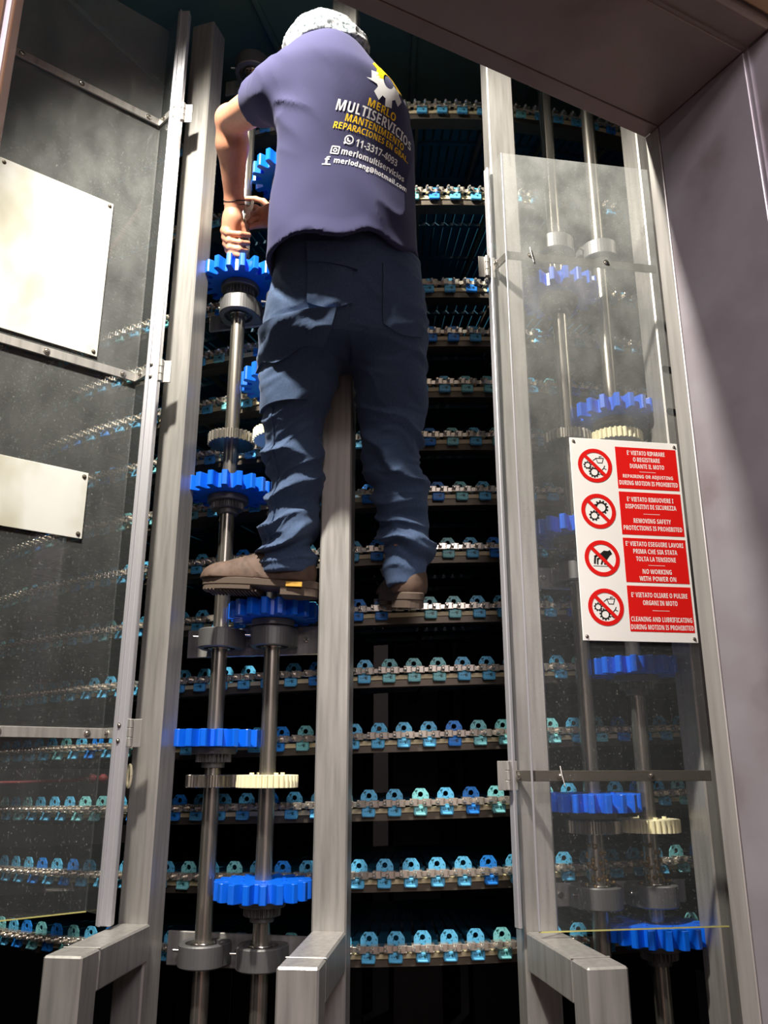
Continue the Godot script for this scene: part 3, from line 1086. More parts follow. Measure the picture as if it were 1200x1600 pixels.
func build_sign(g: Transform3D) -> void:
	var w := 0.297
	var h := 0.5225
	var t := thing("warning_sign", "white and red Italian and English warning sign on the closed guard", "sign", g * Vector3(0.2915, 0.5425, 0.0055))
	t.transform.basis = g.basis
	put("board", box_mesh(Vector3(w, h, 0.003), 0.0008), M.sign_white, t)
	var st := begin()
	for cx in [-1.0, 1.0]:
		for cy in [-1.0, 1.0]:
			screw_head(st, Vector3(cx * (w * 0.5 - 0.010), cy * (h * 0.5 - 0.010), 0.0014), Vector3(0, 0, 1), 0.003)
	put("rivet", done(st), M.chrome, t)
	var z := 0.0019
	var texts := [
		[["E' VIETATO RIPARARE", 0.62], ["O REGISTRARE", 0.44], ["DURANTE IL MOTO", 0.56], ["", 0.3], ["REPAIRING OR ADJUSTING", 0.82], ["DURING MOTION IS PROHIBITED", 0.95]],
		[["E' VIETATO RIMUOVERE I", 0.75], ["DISPOSITIVI DI SICUREZZA", 0.82], ["", 0.3], ["REMOVING SAFETY", 0.60], ["PROTECTIONS IS PROHIBITED", 0.94]],
		[["E' VIETATO ESEGUIRE LAVORI", 0.92], ["PRIMA CHE SIA STATA", 0.70], ["TOLTA LA TENSIONE", 0.63], ["", 0.3], ["NO WORKING", 0.46], ["WITH POWER ON", 0.58]],
		[["E' VIETATO OLIARE O PULIRE", 0.88], ["ORGANI IN MOTO", 0.54], ["", 0.3], ["CLEANING AND LUBRIFICATING", 0.95], ["DURING MOTION IS PROHIBITED", 0.97]]]
	var slots := [[0.13, 0.29, 0.45, 0.585, 0.71, 0.86], [0.17, 0.34, 0.51, 0.67, 0.84], [0.13, 0.30, 0.47, 0.61, 0.75, 0.91], [0.20, 0.37, 0.54, 0.73, 0.90]]
	for i in 4:
		var y1 := h * 0.5 - (0.035 + 0.2335 * i) * h
		var ph := 0.217 * h
		var pw := 0.565 * w
		var cx := -w * 0.5 + (0.412 + 0.2825) * w
		put("red_panel", box_mesh(Vector3(pw, ph, 0.0006), 0.0, Vector3(cx, y1 - ph * 0.5, 0.0016)), M.sign_red, t)
		st = begin()
		var rows: Array = texts[i]
		for k in rows.size():
			var cy: float = y1 - ph * slots[i][k]
			if rows[k][0] == "":
				stroke(st, [Vector2(cx - pw * 0.13, cy), Vector2(cx + pw * 0.13, cy)], 0.0011, z + 0.0002)
			else:
				write(st, rows[k][0], Vector2(cx, cy), Vector2(pw * rows[k][1], ph * 0.105), z + 0.0002)
		put("lettering", done(st), M.sign_white, t)
		# prohibition ring with its picture
		var c := Vector2(-w * 0.5 + 0.215 * w, y1 - ph * 0.49)
		var r := 0.046
		st = begin()
		if i == 2:
			poly(st, PackedVector2Array([c + Vector2(-0.004, 0.012), c + Vector2(0.006, 0.020), c + Vector2(0.016, 0.019), c + Vector2(0.022, 0.022), c + Vector2(0.027, 0.012), c + Vector2(0.020, 0.007), c + Vector2(0.012, -0.004), c + Vector2(0.002, -0.006), c + Vector2(-0.010, 0.004)]), z)
			stroke(st, [c + Vector2(-0.006, 0.010), c + Vector2(-0.018, 0.004), c + Vector2(-0.020, -0.012)], 0.005, z)
			stroke(st, [c + Vector2(-0.002, 0.002), c + Vector2(-0.012, -0.002), c + Vector2(-0.013, -0.014)], 0.004, z + 0.0001)
			stroke(st, [c + Vector2(0.002, -0.002), c + Vector2(-0.003, -0.014)], 0.004, z + 0.0002)
			stroke(st, [c + Vector2(0.008, -0.003), c + Vector2(0.006, -0.014)], 0.004, z + 0.0001)
			stroke(st, [c + Vector2(-0.024, -0.020), c + Vector2(0.016, -0.020)], 0.0012, z)
		elif i == 1:
			small_gear(st, c + Vector2(0.008, 0.010), 0.019, 12, z)
			small_gear(st, c + Vector2(-0.012, -0.012), 0.014, 9, z)
		else:
			small_gear(st, c + Vector2(-0.020, 0.000), 0.011, 9, z)
			small_gear(st, c + Vector2(-0.003, -0.018), 0.015, 11, z)
			stroke(st, [c + Vector2(0.004, 0.020), c + Vector2(0.008, 0.008), c + Vector2(0.020, 0.008), c + Vector2(0.024, 0.021), c + Vector2(0.004, 0.020), c + Vector2(-0.004, 0.014)], 0.0018, z)
			stroke(st, [c + Vector2(0.014, 0.021), c + Vector2(0.013, 0.025), c + Vector2(0.019, 0.025)], 0.0018, z)
			stroke(st, [c + Vector2(0.026, 0.0), c + Vector2(0.023, -0.006), c + Vector2(0.029, -0.009), c + Vector2(0.023, -0.006), c + Vector2(0.017, -0.012)], 0.002, z)
			stroke(st, [c + Vector2(0.013, -0.022), c + Vector2(0.019, -0.026), c + Vector2(0.021, -0.020)], 0.002, z)
		put("pictogram", done(st), M.sign_black, t)
		st = begin()
		disc(st, c, r * 0.77, r, z + 0.0003)
		stroke(st, [c + Vector2(-0.60, 0.60) * r, c + Vector2(0.60, -0.60) * r], r * 0.20, z + 0.0004)
		put("prohibition_ring", done(st), M.sign_red, t)

# =====================================================================  small things
func build_small_things() -> void:
	var st := begin()
	var t := thing("hook_ring", "pale plastic ring hanging beside the left post below the lowest hinge", "ring", W(-0.622, -0.03, 2.13))
	var pts := []
	for k in 17:
		var a := TAU * k / 16.0
		pts.append(Vector3(0.008 * cos(a), 0.026 * sin(a), 0.012 * cos(a)))
	tube_path(st, pts, 0.0035, 8)
	put("ring", done(st), M.cream, t)
	st = begin()
	var c := thing("red_cord", "dark red cord strung across behind the open clear guard", "cord", W(-1.0, -0.045, 2.42))
	tube_path(st, [Vector3(-0.25, -0.01, 0), Vector3(0.0, -0.006, 0.0), Vector3(0.15, 0.0, 0.0), Vector3(0.185, 0.006, 0.0)], 0.0045, 8)
	put("cord", done(st), M.cord_red, c)
	st = begin()
	for k in 2:
		lathe(st, Transform3D(Basis(Vector3(0, 0, 1), 1.2), Vector3(0.192 + 0.03 * k, 0.004, 0.0)), [Vector2(0, -0.014), Vector2(0.010, -0.009), Vector2(0.013, 0.0), Vector2(0.010, 0.009), Vector2(0, 0.014)], 12, true)
	put("knot", done(st), M.cord_red, c)

# =====================================================================  the mechanic
# ---- signed distances
func capsule(p: Vector3, a: Vector3, b: Vector3, ra: float, rb: float) -> float:
	var ab := b - a
	var t := clampf((p - a).dot(ab) / ab.length_squared(), 0.0, 1.0)
	return p.distance_to(a + ab * t) - lerpf(ra, rb, t)

func smin(a: float, b: float, k: float) -> float:
	var h := maxf(k - absf(a - b), 0.0) / k
	return minf(a, b) - h * h * k * 0.25

func ellipsoid(p: Vector3, c: Vector3, r: Vector3) -> float:
	var q := p - c
	var k0 := (q / r).length()
	var k1 := (q / (r * r)).length()
	return k0 * (k0 - 1.0) / maxf(k1, 1e-6)

# rows of [height, x, depth, half width, half depth] from low to high, resampled to even steps
class Stack:
	var y0 := 0.0
	var y1 := 1.0
	var n := 96
	var d := PackedFloat32Array()
	var c := 1.0
	var s := 0.0
	func _init(rows: Array, yaw: float) -> void:
		c = cos(yaw)
		s = sin(yaw)
		y0 = rows[0][0]
		y1 = rows[-1][0]
		d.resize((n + 1) * 4)
		var k := 0
		for i in n + 1:
			var y := lerpf(y0, y1, float(i) / n)
			while k < rows.size() - 2 and y > rows[k + 1][0]:
				k += 1
			var a: Array = rows[maxi(k - 1, 0)]
			var b: Array = rows[k]
			var e: Array = rows[k + 1]
			var f: Array = rows[mini(k + 2, rows.size() - 1)]
			var t: float = clampf((y - b[0]) / (e[0] - b[0]), 0.0, 1.0)
			for j in 4:
				# monotone-ish cubic through the rows
				var h: float = e[0] - b[0]
				var m0: float = (e[j + 1] - a[j + 1]) / maxf(e[0] - a[0], 1e-5) * h
				var m1: float = (f[j + 1] - b[j + 1]) / maxf(f[0] - b[0], 1e-5) * h
				var t2 := t * t
				var t3 := t2 * t
				d[i * 4 + j] = (2 * t3 - 3 * t2 + 1) * b[j + 1] + (t3 - 2 * t2 + t) * m0 + (-2 * t3 + 3 * t2) * e[j + 1] + (t3 - t2) * m1
	func dist(x: float, h: float, z: float) -> float:
		var t := clampf((h - y0) / (y1 - y0), 0.0, 1.0) * n
		var i := mini(int(t), n - 1)
		t -= i
		var o := i * 4
		var dx := x - lerpf(d[o], d[o + 4], t)
		var dz := z - lerpf(d[o + 1], d[o + 5], t)
		var rx := lerpf(d[o + 2], d[o + 6], t)
		var rz := lerpf(d[o + 3], d[o + 7], t)
		var u := dx * c + dz * s
		var v := -dx * s + dz * c
		var ax := u / rx
		var az := v / rz
		var k0 := sqrt(ax * ax + az * az)
		var bx := ax / rx
		var bz := az / rz
		var k1 := maxf(sqrt(bx * bx + bz * bz), 1e-5)
		var e := k0 * (k0 - 1.0) / k1
		if k0 < 0.3:
			e = -minf(rx, rz) * 0.7
		var over := maxf(h - y1, y0 - h)
		return maxf(e, over)

# ---- surface nets: one vertex per crossed cell, one quad per crossed edge
func nets(lo: Vector3, hi: Vector3, cell: float, f: Callable, keep: Dictionary) -> void:
	var nb := Vector3i(((hi - lo) / (cell * 4.0)).ceil())
	var nx := nb.x * 4 + 1
	var ny := nb.y * 4 + 1
	var nz := nb.z * 4 + 1
	var val := PackedFloat32Array()
	val.resize(nx * ny * nz)
	val.fill(1.0)
	var skip := cell * 4.0 * 0.87 * 1.25 + cell
	var active := []
	for bz in nb.z:
		for by in nb.y:
			for bx in nb.x:
				var c := lo + Vector3(bx * 4 + 2, by * 4 + 2, bz * 4 + 2) * cell
				var d: float = f.call(c)
				if absf(d) > skip:
					if d < 0.0:
						for z in range(bz * 4, bz * 4 + 5):
							for y in range(by * 4, by * 4 + 5):
								var o := (z * ny + y) * nx + bx * 4
								for x in 5:
									if val[o + x] == 1.0:
										val[o + x] = -1.0
					continue
				active.append(Vector3i(bx, by, bz))
	for b in active:
		for z in range(b.z * 4, b.z * 4 + 5):
			for y in range(b.y * 4, b.y * 4 + 5):
				var o: int = (z * ny + y) * nx + b.x * 4
				for x in 5:
					var v := val[o + x]
					if v == 1.0 or v == -1.0:
						val[o + x] = f.call(lo + Vector3(b.x * 4 + x, y, z) * cell)
	var vid := PackedInt32Array()
	vid.resize(nx * ny * nz)
	vid.fill(-1)
	var verts: PackedVector3Array = keep.v
	var index: PackedInt32Array = keep.i
	var cells := PackedInt32Array()
	var offs := PackedInt32Array([0, 1, nx, nx + 1, nx * ny, nx * ny + 1, nx * ny + nx, nx * ny + nx + 1])
	var edges := PackedInt32Array([0, 1, 2, 3, 4, 5, 6, 7, 0, 2, 1, 3, 4, 6, 5, 7, 0, 4, 1, 5, 2, 6, 3, 7])
	var g := PackedFloat32Array()
	g.resize(8)
	for b in active:
		for z in range(b.z * 4, b.z * 4 + 4):
			for y in range(b.y * 4, b.y * 4 + 4):
				for x in range(b.x * 4, b.x * 4 + 4):
					var o: int = (z * ny + y) * nx + x
					var neg := 0
					for k in 8:
						g[k] = val[o + offs[k]]
						if g[k] < 0.0:
							neg += 1
					if neg == 0 or neg == 8:
						continue
					var sum := Vector3.ZERO
					var cnt := 0
					for e in 12:
						var p := edges[e * 2]
						var q := edges[e * 2 + 1]
						if (g[p] < 0.0) != (g[q] < 0.0):
							var t := g[p] / (g[p] - g[q])
							var pa := Vector3(p & 1, (p >> 1) & 1, p >> 2)
							var pb := Vector3(q & 1, (q >> 1) & 1, q >> 2)
							sum += pa.lerp(pb, t)
							cnt += 1
					vid[o] = verts.size()
					verts.append(lo + (Vector3(x, y, z) + sum / cnt) * cell)
					cells.append(o)
	for o in cells:
		var s0 := val[o] < 0.0
		for ax in 3:
			var step: int = [1, nx, nx * ny][ax]
			if s0 == (val[o + step] < 0.0):
				continue
			var u: int = [nx, nx * ny, 1][ax]
			var w: int = [nx * ny, 1, nx][ax]
			if o - u - w < 0:
				continue
			var a := vid[o - u - w]
			var b := vid[o - w]
			var c := vid[o]
			var d := vid[o - u]
			if a < 0 or b < 0 or c < 0 or d < 0:
				continue
			if s0:
				index.append_array(PackedInt32Array([a, c, b, a, d, c]))
			else:
				index.append_array(PackedInt32Array([a, b, c, a, c, d]))
	keep.v = verts
	keep.i = index

func normals_of(v: PackedVector3Array, ix: PackedInt32Array) -> PackedVector3Array:
	var n := PackedVector3Array()
	n.resize(v.size())
	for k in range(0, ix.size(), 3):
		var a := v[ix[k]]
		var fn := (v[ix[k + 2]] - a).cross(v[ix[k + 1]] - a)
		n[ix[k]] += fn
		n[ix[k + 1]] += fn
		n[ix[k + 2]] += fn
	for k in n.size():
		n[k] = n[k].normalized()
	return n

# displaced and shifted so that the figure's base is the origin
func skin_of(keep: Dictionary, fold = null) -> ArrayMesh:
	var v: PackedVector3Array = keep.v
	var ix: PackedInt32Array = keep.i
	if fold != null:
		var n0 := normals_of(v, ix)
		for k in v.size():
			v[k] += n0[k] * float(fold.call(v[k], n0[k]))
	var n := normals_of(v, ix)
	for k in v.size():
		v[k] -= BASE
	var a := []
	a.resize(Mesh.ARRAY_MAX)
	a[Mesh.ARRAY_VERTEX] = v
	a[Mesh.ARRAY_NORMAL] = n
	a[Mesh.ARRAY_INDEX] = ix
	var m := ArrayMesh.new()
	m.add_surface_from_arrays(Mesh.PRIMITIVE_TRIANGLES, a)
	return m

func fresh() -> Dictionary:
	return {"v": PackedVector3Array(), "i": PackedInt32Array()}

const BASE := Vector3(-0.10, 1.87, -2.14)
# here p = (x, height above the lens, -depth): the figure is modelled in the lens-height frame, then moved up
var torso: Stack
var leg_a: Stack
var leg_b: Stack
var pelvis: Stack
var fold_noise := FastNoiseLite.new()
var fold_noise2 := FastNoiseLite.new()
var shoulder := Vector3.ZERO
var elbow := Vector3.ZERO
var wrist := Vector3.ZERO

func trousers_at(p: Vector3) -> float:
	var h := p.y - EYE
	var z := -p.z
	var d := minf(leg_a.dist(p.x, h, z), leg_b.dist(p.x, h, z))
	if h > 0.86:
		d = smin(d, pelvis.dist(p.x, h, z), 0.05)
	return d

func cuff_at(p: Vector3) -> float:
	# trousers open at the cuffs
	var d := trousers_at(p)
	if p.y - EYE < 0.56:
		d = maxf(d, -(d + 0.013))
	return d

func ridge(n: float, sharp: float) -> float:
	return pow(clampf(1.0 - absf(n), 0.0, 1.0), sharp)

func trouser_fold(p: Vector3, n: Vector3) -> float:
	var h := p.y - EYE
	var left := p.x < -0.085
	var cxl := p.x + 0.24 if left else p.x - 0.035
	var knee := exp(-pow((h - (0.715 if left else 0.745)) / 0.085, 2.0))
	var bunch := exp(-pow((h - 0.55) / 0.05, 2.0))
	var thigh := smoothstep(0.80, 0.95, h) * (1.0 - smoothstep(1.16, 1.24, h))
	var slant := -0.55 * cxl if left else 0.25 * absf(cxl)
	var q := Vector3(cxl * 3.2, (h + slant * 0.55) * 17.0, p.z * 3.2)
	var w := fold_noise2.get_noise_3d(p.x * 6.0, p.y * 6.0, p.z * 6.0) * 0.9
	var f := ridge(fold_noise.get_noise_3d(q.x, q.y + w, q.z) * 2.4, 1.6) - 0.45
	var q2 := Vector3(cxl * 5.0 + 7.0, (h * 12.0 + cxl * 5.0), p.z * 5.0)
	var g := ridge(fold_noise.get_noise_3d(q2.x, q2.y + w, q2.z) * 2.2, 2.0) - 0.4
	var d := f * (0.021 * knee + 0.028 * bunch + 0.005) + g * 0.007 * thigh + fold_noise2.get_noise_3d(p.x * 9.0, p.y * 9.0, p.z * 9.0) * 0.004
	var fine := ridge(fold_noise.get_noise_3d(cxl * 9.0 + 3.0, (h + slant * 0.8) * 36.0 + w * 2.0, p.z * 9.0) * 2.2, 2.2) - 0.35
	d += fine * (0.0055 * knee + 0.006 * bunch + 0.0012)
	if h < 0.50:
		d *= smoothstep(0.45, 0.51, h)
	if h < 0.57 and trousers_at(p) < -0.0065:
		d = -d
	return d

func hem_h(p: Vector3) -> float:
	return 1.222 + 0.16 * (p.x + 0.10) + 0.012 * sin(p.x * 31.0 - p.z * 23.0)

func shirt_solid(p: Vector3) -> float:
	var d := torso.dist(p.x, p.y - EYE, -p.z)
	d = smin(d, capsule(p, shoulder, shoulder.lerp(elbow, 0.5), 0.072, 0.067), 0.06)
	d = smin(d, capsule(p, W(-0.005, 1.70, 1.89), W(-0.03, 1.60, 2.05), 0.078, 0.07), 0.05)
	return d

func shirt_at(p: Vector3) -> float:
	var d := shirt_solid(p)
	var arm := (elbow - shoulder).normalized()
	var along := (p - shoulder).dot(arm)
	var near := capsule(p, shoulder, elbow, 0.11, 0.11) < 0.0
	var wall := 0.013
	if p.y - EYE < hem_h(p) + 0.14 or (near and along > 0.08):
		d = maxf(d, -(d + wall))
	d = maxf(d, hem_h(p) - (p.y - EYE))
	if near and along > 0.06:
		d = maxf(d, along - 0.108)
	return d

func shirt_fold(p: Vector3, n: Vector3) -> float:
	var h := p.y - EYE
	var low := 1.0 - smoothstep(1.30, 1.62, h)
	var w := fold_noise2.get_noise_3d(p.x * 3.0, p.y * 3.0, p.z * 3.0) * 1.2
	var f := ridge(fold_noise.get_noise_3d(p.x * 6.0 + h * 2.2, h * 2.6 + w, p.z * 6.0) * 2.0, 1.8) - 0.4
	var pit := exp(-(p - W(-0.26, 1.60, 1.72)).length_squared() / 0.012)
	var g := ridge(fold_noise.get_noise_3d((p.x + h * 0.8) * 13.0, (h - p.x) * 4.0, p.z * 6.0) * 2.2, 1.6) - 0.4
	var quiet := smoothstep(0.0, 0.05, h - hem_h(p))
	return quiet * (f * (0.0055 + 0.003 * low) + g * pit * 0.012) * (-1.0 if shirt_solid(p) < -0.0065 else 1.0)

# sphere-trace from o along dir onto a surface
func drop(o: Vector3, dir: Vector3, f: Callable) -> Vector3:
	var p := o
	for k in 14:
		var d: float = f.call(p)
		p += dir * d * 0.9
		if absf(d) < 0.0003:
			break
	return p

func grad(p: Vector3, f: Callable) -> Vector3:
	var e := 0.004
	return Vector3(f.call(p + Vector3(e, 0, 0)) - f.call(p - Vector3(e, 0, 0)), f.call(p + Vector3(0, e, 0)) - f.call(p - Vector3(0, e, 0)), f.call(p + Vector3(0, 0, e)) - f.call(p - Vector3(0, 0, e))).normalized()

# a flat patch (nu x nv cells over a closed outline function) laid on a surface with a raised edge
# the same laid round a leg: angle from the camera side, height
func wrap_leg(leg: Stack, a0: float, a1: float, thick: float, nu: int, nv: int, low: Callable, high: Callable) -> ArrayMesh:
	var st := begin()
	var top := []
	var bot := []
	for j in nv + 1:
		var rt := []
		var rb := []
		for i in nu + 1:
			var u := float(i) / nu
			var a := lerpf(a0, a1, u)
			var h: float = lerpf(low.call(u), high.call(u), float(j) / nv)
			var t := clampf((h - leg.y0) / (leg.y1 - leg.y0), 0.0, 1.0) * leg.n
			var k := mini(int(t), leg.n - 1) * 4
			var out := Vector3(sin(a), 0, cos(a))
			var p := drop(W(leg.d[k], h, leg.d[k + 1]) + out * 0.16, -out, trousers_at)
			var n := grad(p, trousers_at)
			var f := trouser_fold(p, n)
			rt.append(p + n * (f + thick) - BASE)
			rb.append(p + n * (f - 0.004) - BASE)
		top.append(rt)
		bot.append(rb)
	for j in nv:
		for i in nu:
			quad(st, top[j][i], top[j + 1][i], top[j + 1][i + 1], top[j][i + 1], 1)
	for i in nu:
		quad(st, bot[0][i], top[0][i], top[0][i + 1], bot[0][i + 1])
		quad(st, bot[nv][i + 1], top[nv][i + 1], top[nv][i], bot[nv][i])
	for j in nv:
		quad(st, bot[j + 1][0], top[j + 1][0], top[j][0], bot[j][0])
		quad(st, bot[j][nu], top[j][nu], top[j + 1][nu], bot[j + 1][nu])
	return done(st)

func patch(org: Vector3, u: Vector3, v: Vector3, dir: Vector3, f: Callable, fold: Callable, thick: float, nu: int, nv: int, shape: Callable) -> ArrayMesh:
	var st := begin()
	var top := []
	var bot := []
	for j in nv + 1:
		var rt := []
		var rb := []
		for i in nu + 1:
			var uv: Vector2 = shape.call(float(i) / nu, float(j) / nv)
			var p := drop(org + u * uv.x + v * uv.y - dir * 0.12, dir, f)
			var n := grad(p, f)
			var k: float = fold.call(p, n)
			rt.append(p + n * (k + thick) - BASE)
			rb.append(p + n * (k - 0.004) - BASE)
		top.append(rt)
		bot.append(rb)
	for j in nv:
		for i in nu:
			quad(st, top[j][i], top[j + 1][i], top[j + 1][i + 1], top[j][i + 1], 1)
	for i in nu:
		quad(st, bot[0][i], top[0][i], top[0][i + 1], bot[0][i + 1])
		quad(st, bot[nv][i + 1], top[nv][i + 1], top[nv][i], bot[nv][i])
	for j in nv:
		quad(st, bot[j + 1][0], top[j + 1][0], top[j][0], bot[j][0])
		quad(st, bot[j][nu], top[j][nu], top[j + 1][nu], bot[j + 1][nu])
	return done(st)

# flat print laid on the shirt: triangles in print coordinates
func print_on(st: SurfaceTool, tris: PackedVector2Array, org: Vector3, u: Vector3, v: Vector3, dir: Vector3) -> void:
	var seen_at := {}
	for k in range(0, tris.size(), 3):
		var p := []
		for j in 3:
			var q := tris[k + j]
			if not seen_at.has(q):
				var s := drop(org + u * q.x + v * q.y - dir * 0.2, dir, shirt_solid)
				var n := grad(s, shirt_solid)
				seen_at[q] = s + n * (shirt_fold(s, n) + 0.0010) - BASE
			p.append(seen_at[q])
		tri(st, p[0], p[1], p[2], 1)

func split_tris(tris: PackedVector2Array, limit: float) -> PackedVector2Array:
	var out := PackedVector2Array()
	var todo := tris
	while todo.size() > 0:
		var next := PackedVector2Array()
		for k in range(0, todo.size(), 3):
			var a := todo[k]
			var b := todo[k + 1]
			var c := todo[k + 2]
			var la := b.distance_to(c)
			var lb := c.distance_to(a)
			var lc := a.distance_to(b)
			if maxf(la, maxf(lb, lc)) <= limit:
				out.append_array(PackedVector2Array([a, b, c]))
			elif la >= lb and la >= lc:
				var m := (b + c) * 0.5
				next.append_array(PackedVector2Array([a, b, m, a, m, c]))
			elif lb >= lc:
				var m := (c + a) * 0.5
				next.append_array(PackedVector2Array([a, b, m, m, b, c]))
			else:
				var m := (a + b) * 0.5
				next.append_array(PackedVector2Array([a, m, c, m, b, c]))
		todo = next
	return out

func fit(s: String, c: Vector2, size: Vector2) -> PackedVector2Array:
	var v := letters(s)
	var r := bounds(v)
	for k in v.size():
		v[k] = c + (v[k] - r.get_center()) / r.size * size
	return split_tris(v, 0.012)

func fan(pts: PackedVector2Array) -> PackedVector2Array:
	var out := PackedVector2Array()
	for k in Geometry2D.triangulate_polygon(pts):
		out.append(pts[k])
	return split_tris(out, 0.010)

func ring2(c: Vector2, r0: float, r1: float, n := 20, a0 := 0.0, a1 := TAU) -> PackedVector2Array:
	var out := PackedVector2Array()
	for i in n:
		var a := lerpf(a0, a1, float(i) / n)
		var b := lerpf(a0, a1, float(i + 1) / n)
		var va := Vector2(cos(a), sin(a))
		var vb := Vector2(cos(b), sin(b))
		out.append_array(PackedVector2Array([c + va * r0, c + va * r1, c + vb * r1, c + va * r0, c + vb * r1, c + vb * r0]))
	return out

func bar2(a: Vector2, b: Vector2, w: float) -> PackedVector2Array:
	var d := (b - a).normalized() * w * 0.5
	var n := Vector2(-d.y, d.x)
	return PackedVector2Array([a + n, b + n, b - n, a + n, b - n, a - n])

func chain_sdf(p: Vector3, pts: Array, r0: float, r1: float) -> float:
	var d := 1.0
	var n := pts.size() - 1
	for i in n:
		d = smin(d, capsule(p, pts[i], pts[i + 1], lerpf(r0, r1, float(i) / n), lerpf(r0, r1, float(i + 1) / n)), 0.004)
	return d

var fingers_left := []
var fingers_right := []
var palm_left := []
var palm_right := []

func hand_left_at(p: Vector3) -> float:
	var d := capsule(p, palm_left[0], palm_left[1], 0.027, 0.026)
	d = smin(d, capsule(p, palm_left[1], palm_left[2], 0.024, 0.018), 0.02)
	d = smin(d, capsule(p, palm_left[1], palm_left[3], 0.024, 0.016), 0.02)
	for f in fingers_left:
		d = smin(d, chain_sdf(p, f, 0.0115, 0.0085), 0.006)
	return d

func hand_right_at(p: Vector3) -> float:
	var d := capsule(p, palm_right[0], palm_right[1], 0.026, 0.024)
	d = smin(d, capsule(p, palm_right[1], palm_right[2], 0.022, 0.016), 0.02)
	d = smin(d, capsule(p, palm_right[1], palm_right[3], 0.020, 0.014), 0.02)
	for f in fingers_right:
		d = smin(d, chain_sdf(p, f, 0.0110, 0.0082), 0.005)
	return d

func arm_left_at(p: Vector3) -> float:
	var d := capsule(p, shoulder, elbow, 0.056, 0.043)
	var belly := elbow.lerp(wrist, 0.28)
	d = smin(d, capsule(p, elbow, belly, 0.042, 0.046), 0.02)
	d = smin(d, capsule(p, belly, wrist, 0.045, 0.0285), 0.02)
	d = smin(d, capsule(p, wrist, palm_left[1], 0.028, 0.026), 0.015)
	d = smin(d, ellipsoid(p, elbow + Vector3(-0.010, 0.012, -0.006), Vector3(0.034, 0.032, 0.034)), 0.02)
	return d

func body_at(p: Vector3) -> float:
	var h := p.y - EYE
	var d := torso.dist(p.x, h, -p.z) + (0.03 if h > 1.5 else lerpf(0.075, 0.03, clampf((h - 1.3) / 0.2, 0.0, 1.0)))
	d = maxf(d, 1.15 - h)
	d = smin(d, pelvis.dist(p.x, h, -p.z) + 0.05, 0.04)
	for l in [[W(-0.18, 1.08, 1.96), W(-0.236, 0.70, 2.055), W(-0.254, 0.47, 2.115)], [W(0.01, 1.08, 1.97), W(0.038, 0.70, 2.085), W(0.058, 0.43, 2.15)]]:
		d = smin(d, capsule(p, l[0], l[1], 0.060, 0.040), 0.03)
		d = smin(d, capsule(p, l[1], l[2], 0.040, 0.030), 0.03)
	# neck and head, bowed forward
	d = smin(d, capsule(p, W(-0.12, 1.72, 1.76), W(-0.16, 1.82, 1.80), 0.062, 0.056), 0.04)
	d = smin(d, ellipsoid(p, W(-0.168, 1.848, 1.835), Vector3(0.074, 0.084, 0.092)), 0.03)
	d = smin(d, ellipsoid(p, W(-0.190, 1.805, 1.895), Vector3(0.05, 0.05, 0.05)), 0.03)
	d = smin(d, capsule(p, W(-0.203, 1.845, 1.925), W(-0.213, 1.822, 1.945), 0.012, 0.014), 0.012)
	d = smin(d, ellipsoid(p, W(-0.246, 1.830, 1.81), Vector3(0.012, 0.03, 0.02)), 0.008)
	# right arm folded across in front, forearm towards the spanner
	d = smin(d, capsule(p, W(-0.005, 1.70, 1.90), W(-0.05, 1.60, 2.16), 0.052, 0.044), 0.03)
	d = smin(d, capsule(p, W(-0.05, 1.60, 2.16), W(-0.20, 1.622, 2.19), 0.044, 0.044), 0.02)
	d = smin(d, capsule(p, W(-0.20, 1.622, 2.19), palm_right[0], 0.042, 0.028), 0.02)
	return d

func cap_at(p: Vector3) -> float:
	var d := ellipsoid(p, W(-0.165, 1.858, 1.815), Vector3(0.092, 0.088, 0.110))
	d = smin(d, ellipsoid(p, W(-0.130, 1.822, 1.775), Vector3(0.088, 0.056, 0.075)), 0.05)
	d = smin(d, ellipsoid(p, W(-0.205, 1.830, 1.80), Vector3(0.062, 0.050, 0.085)), 0.04)
	d = maxf(d, -(d + 0.010)) if p.y - EYE < 1.815 else d
	return maxf(d, 1.78 - 0.35 * (-p.z - 1.80) - (p.y - EYE))

func cap_fold(p: Vector3, _n: Vector3) -> float:
	return (ridge(fold_noise.get_noise_3d(p.x * 12.0, p.y * 20.0, p.z * 12.0) * 2.2, 1.5) - 0.45) * 0.012 + fold_noise2.get_noise_3d(p.x * 30.0, p.y * 30.0, p.z * 30.0) * 0.003

# boot: q is in boot space, x towards the toe, y up from the top of the sole, z sideways
func boot_at(q: Vector3) -> float:
	var d := ellipsoid(q, Vector3(0.045, 0.006, 0.0), Vector3(0.108, 0.052, 0.047))
	d = smin(d, ellipsoid(q, Vector3(-0.085, 0.022, 0.0), Vector3(0.055, 0.058, 0.042)), 0.05)
	d = smin(d, capsule(q, Vector3(-0.085, 0.03, 0), Vector3(-0.072, 0.165, 0.0), 0.036, 0.036), 0.03)
	d = smin(d, capsule(q, Vector3(0.05, 0.028, 0), Vector3(-0.04, 0.072, 0.0), 0.026, 0.034), 0.03)
	d = smin(d, ellipsoid(q, Vector3(0.118, 0.002, 0.0), Vector3(0.036, 0.033, 0.040)), 0.03)
	# raised vamp seam and top line
	d -= 0.0022 * (1.0 - smoothstep(0.0, 0.006, absf(q.x + 0.012 - q.y * 0.9)))
	d -= 0.002 * smoothstep(-0.03, -0.034, q.x - 0.2 * q.y)
	d = maxf(d, -q.y)
	return maxf(d, q.y - 0.150)

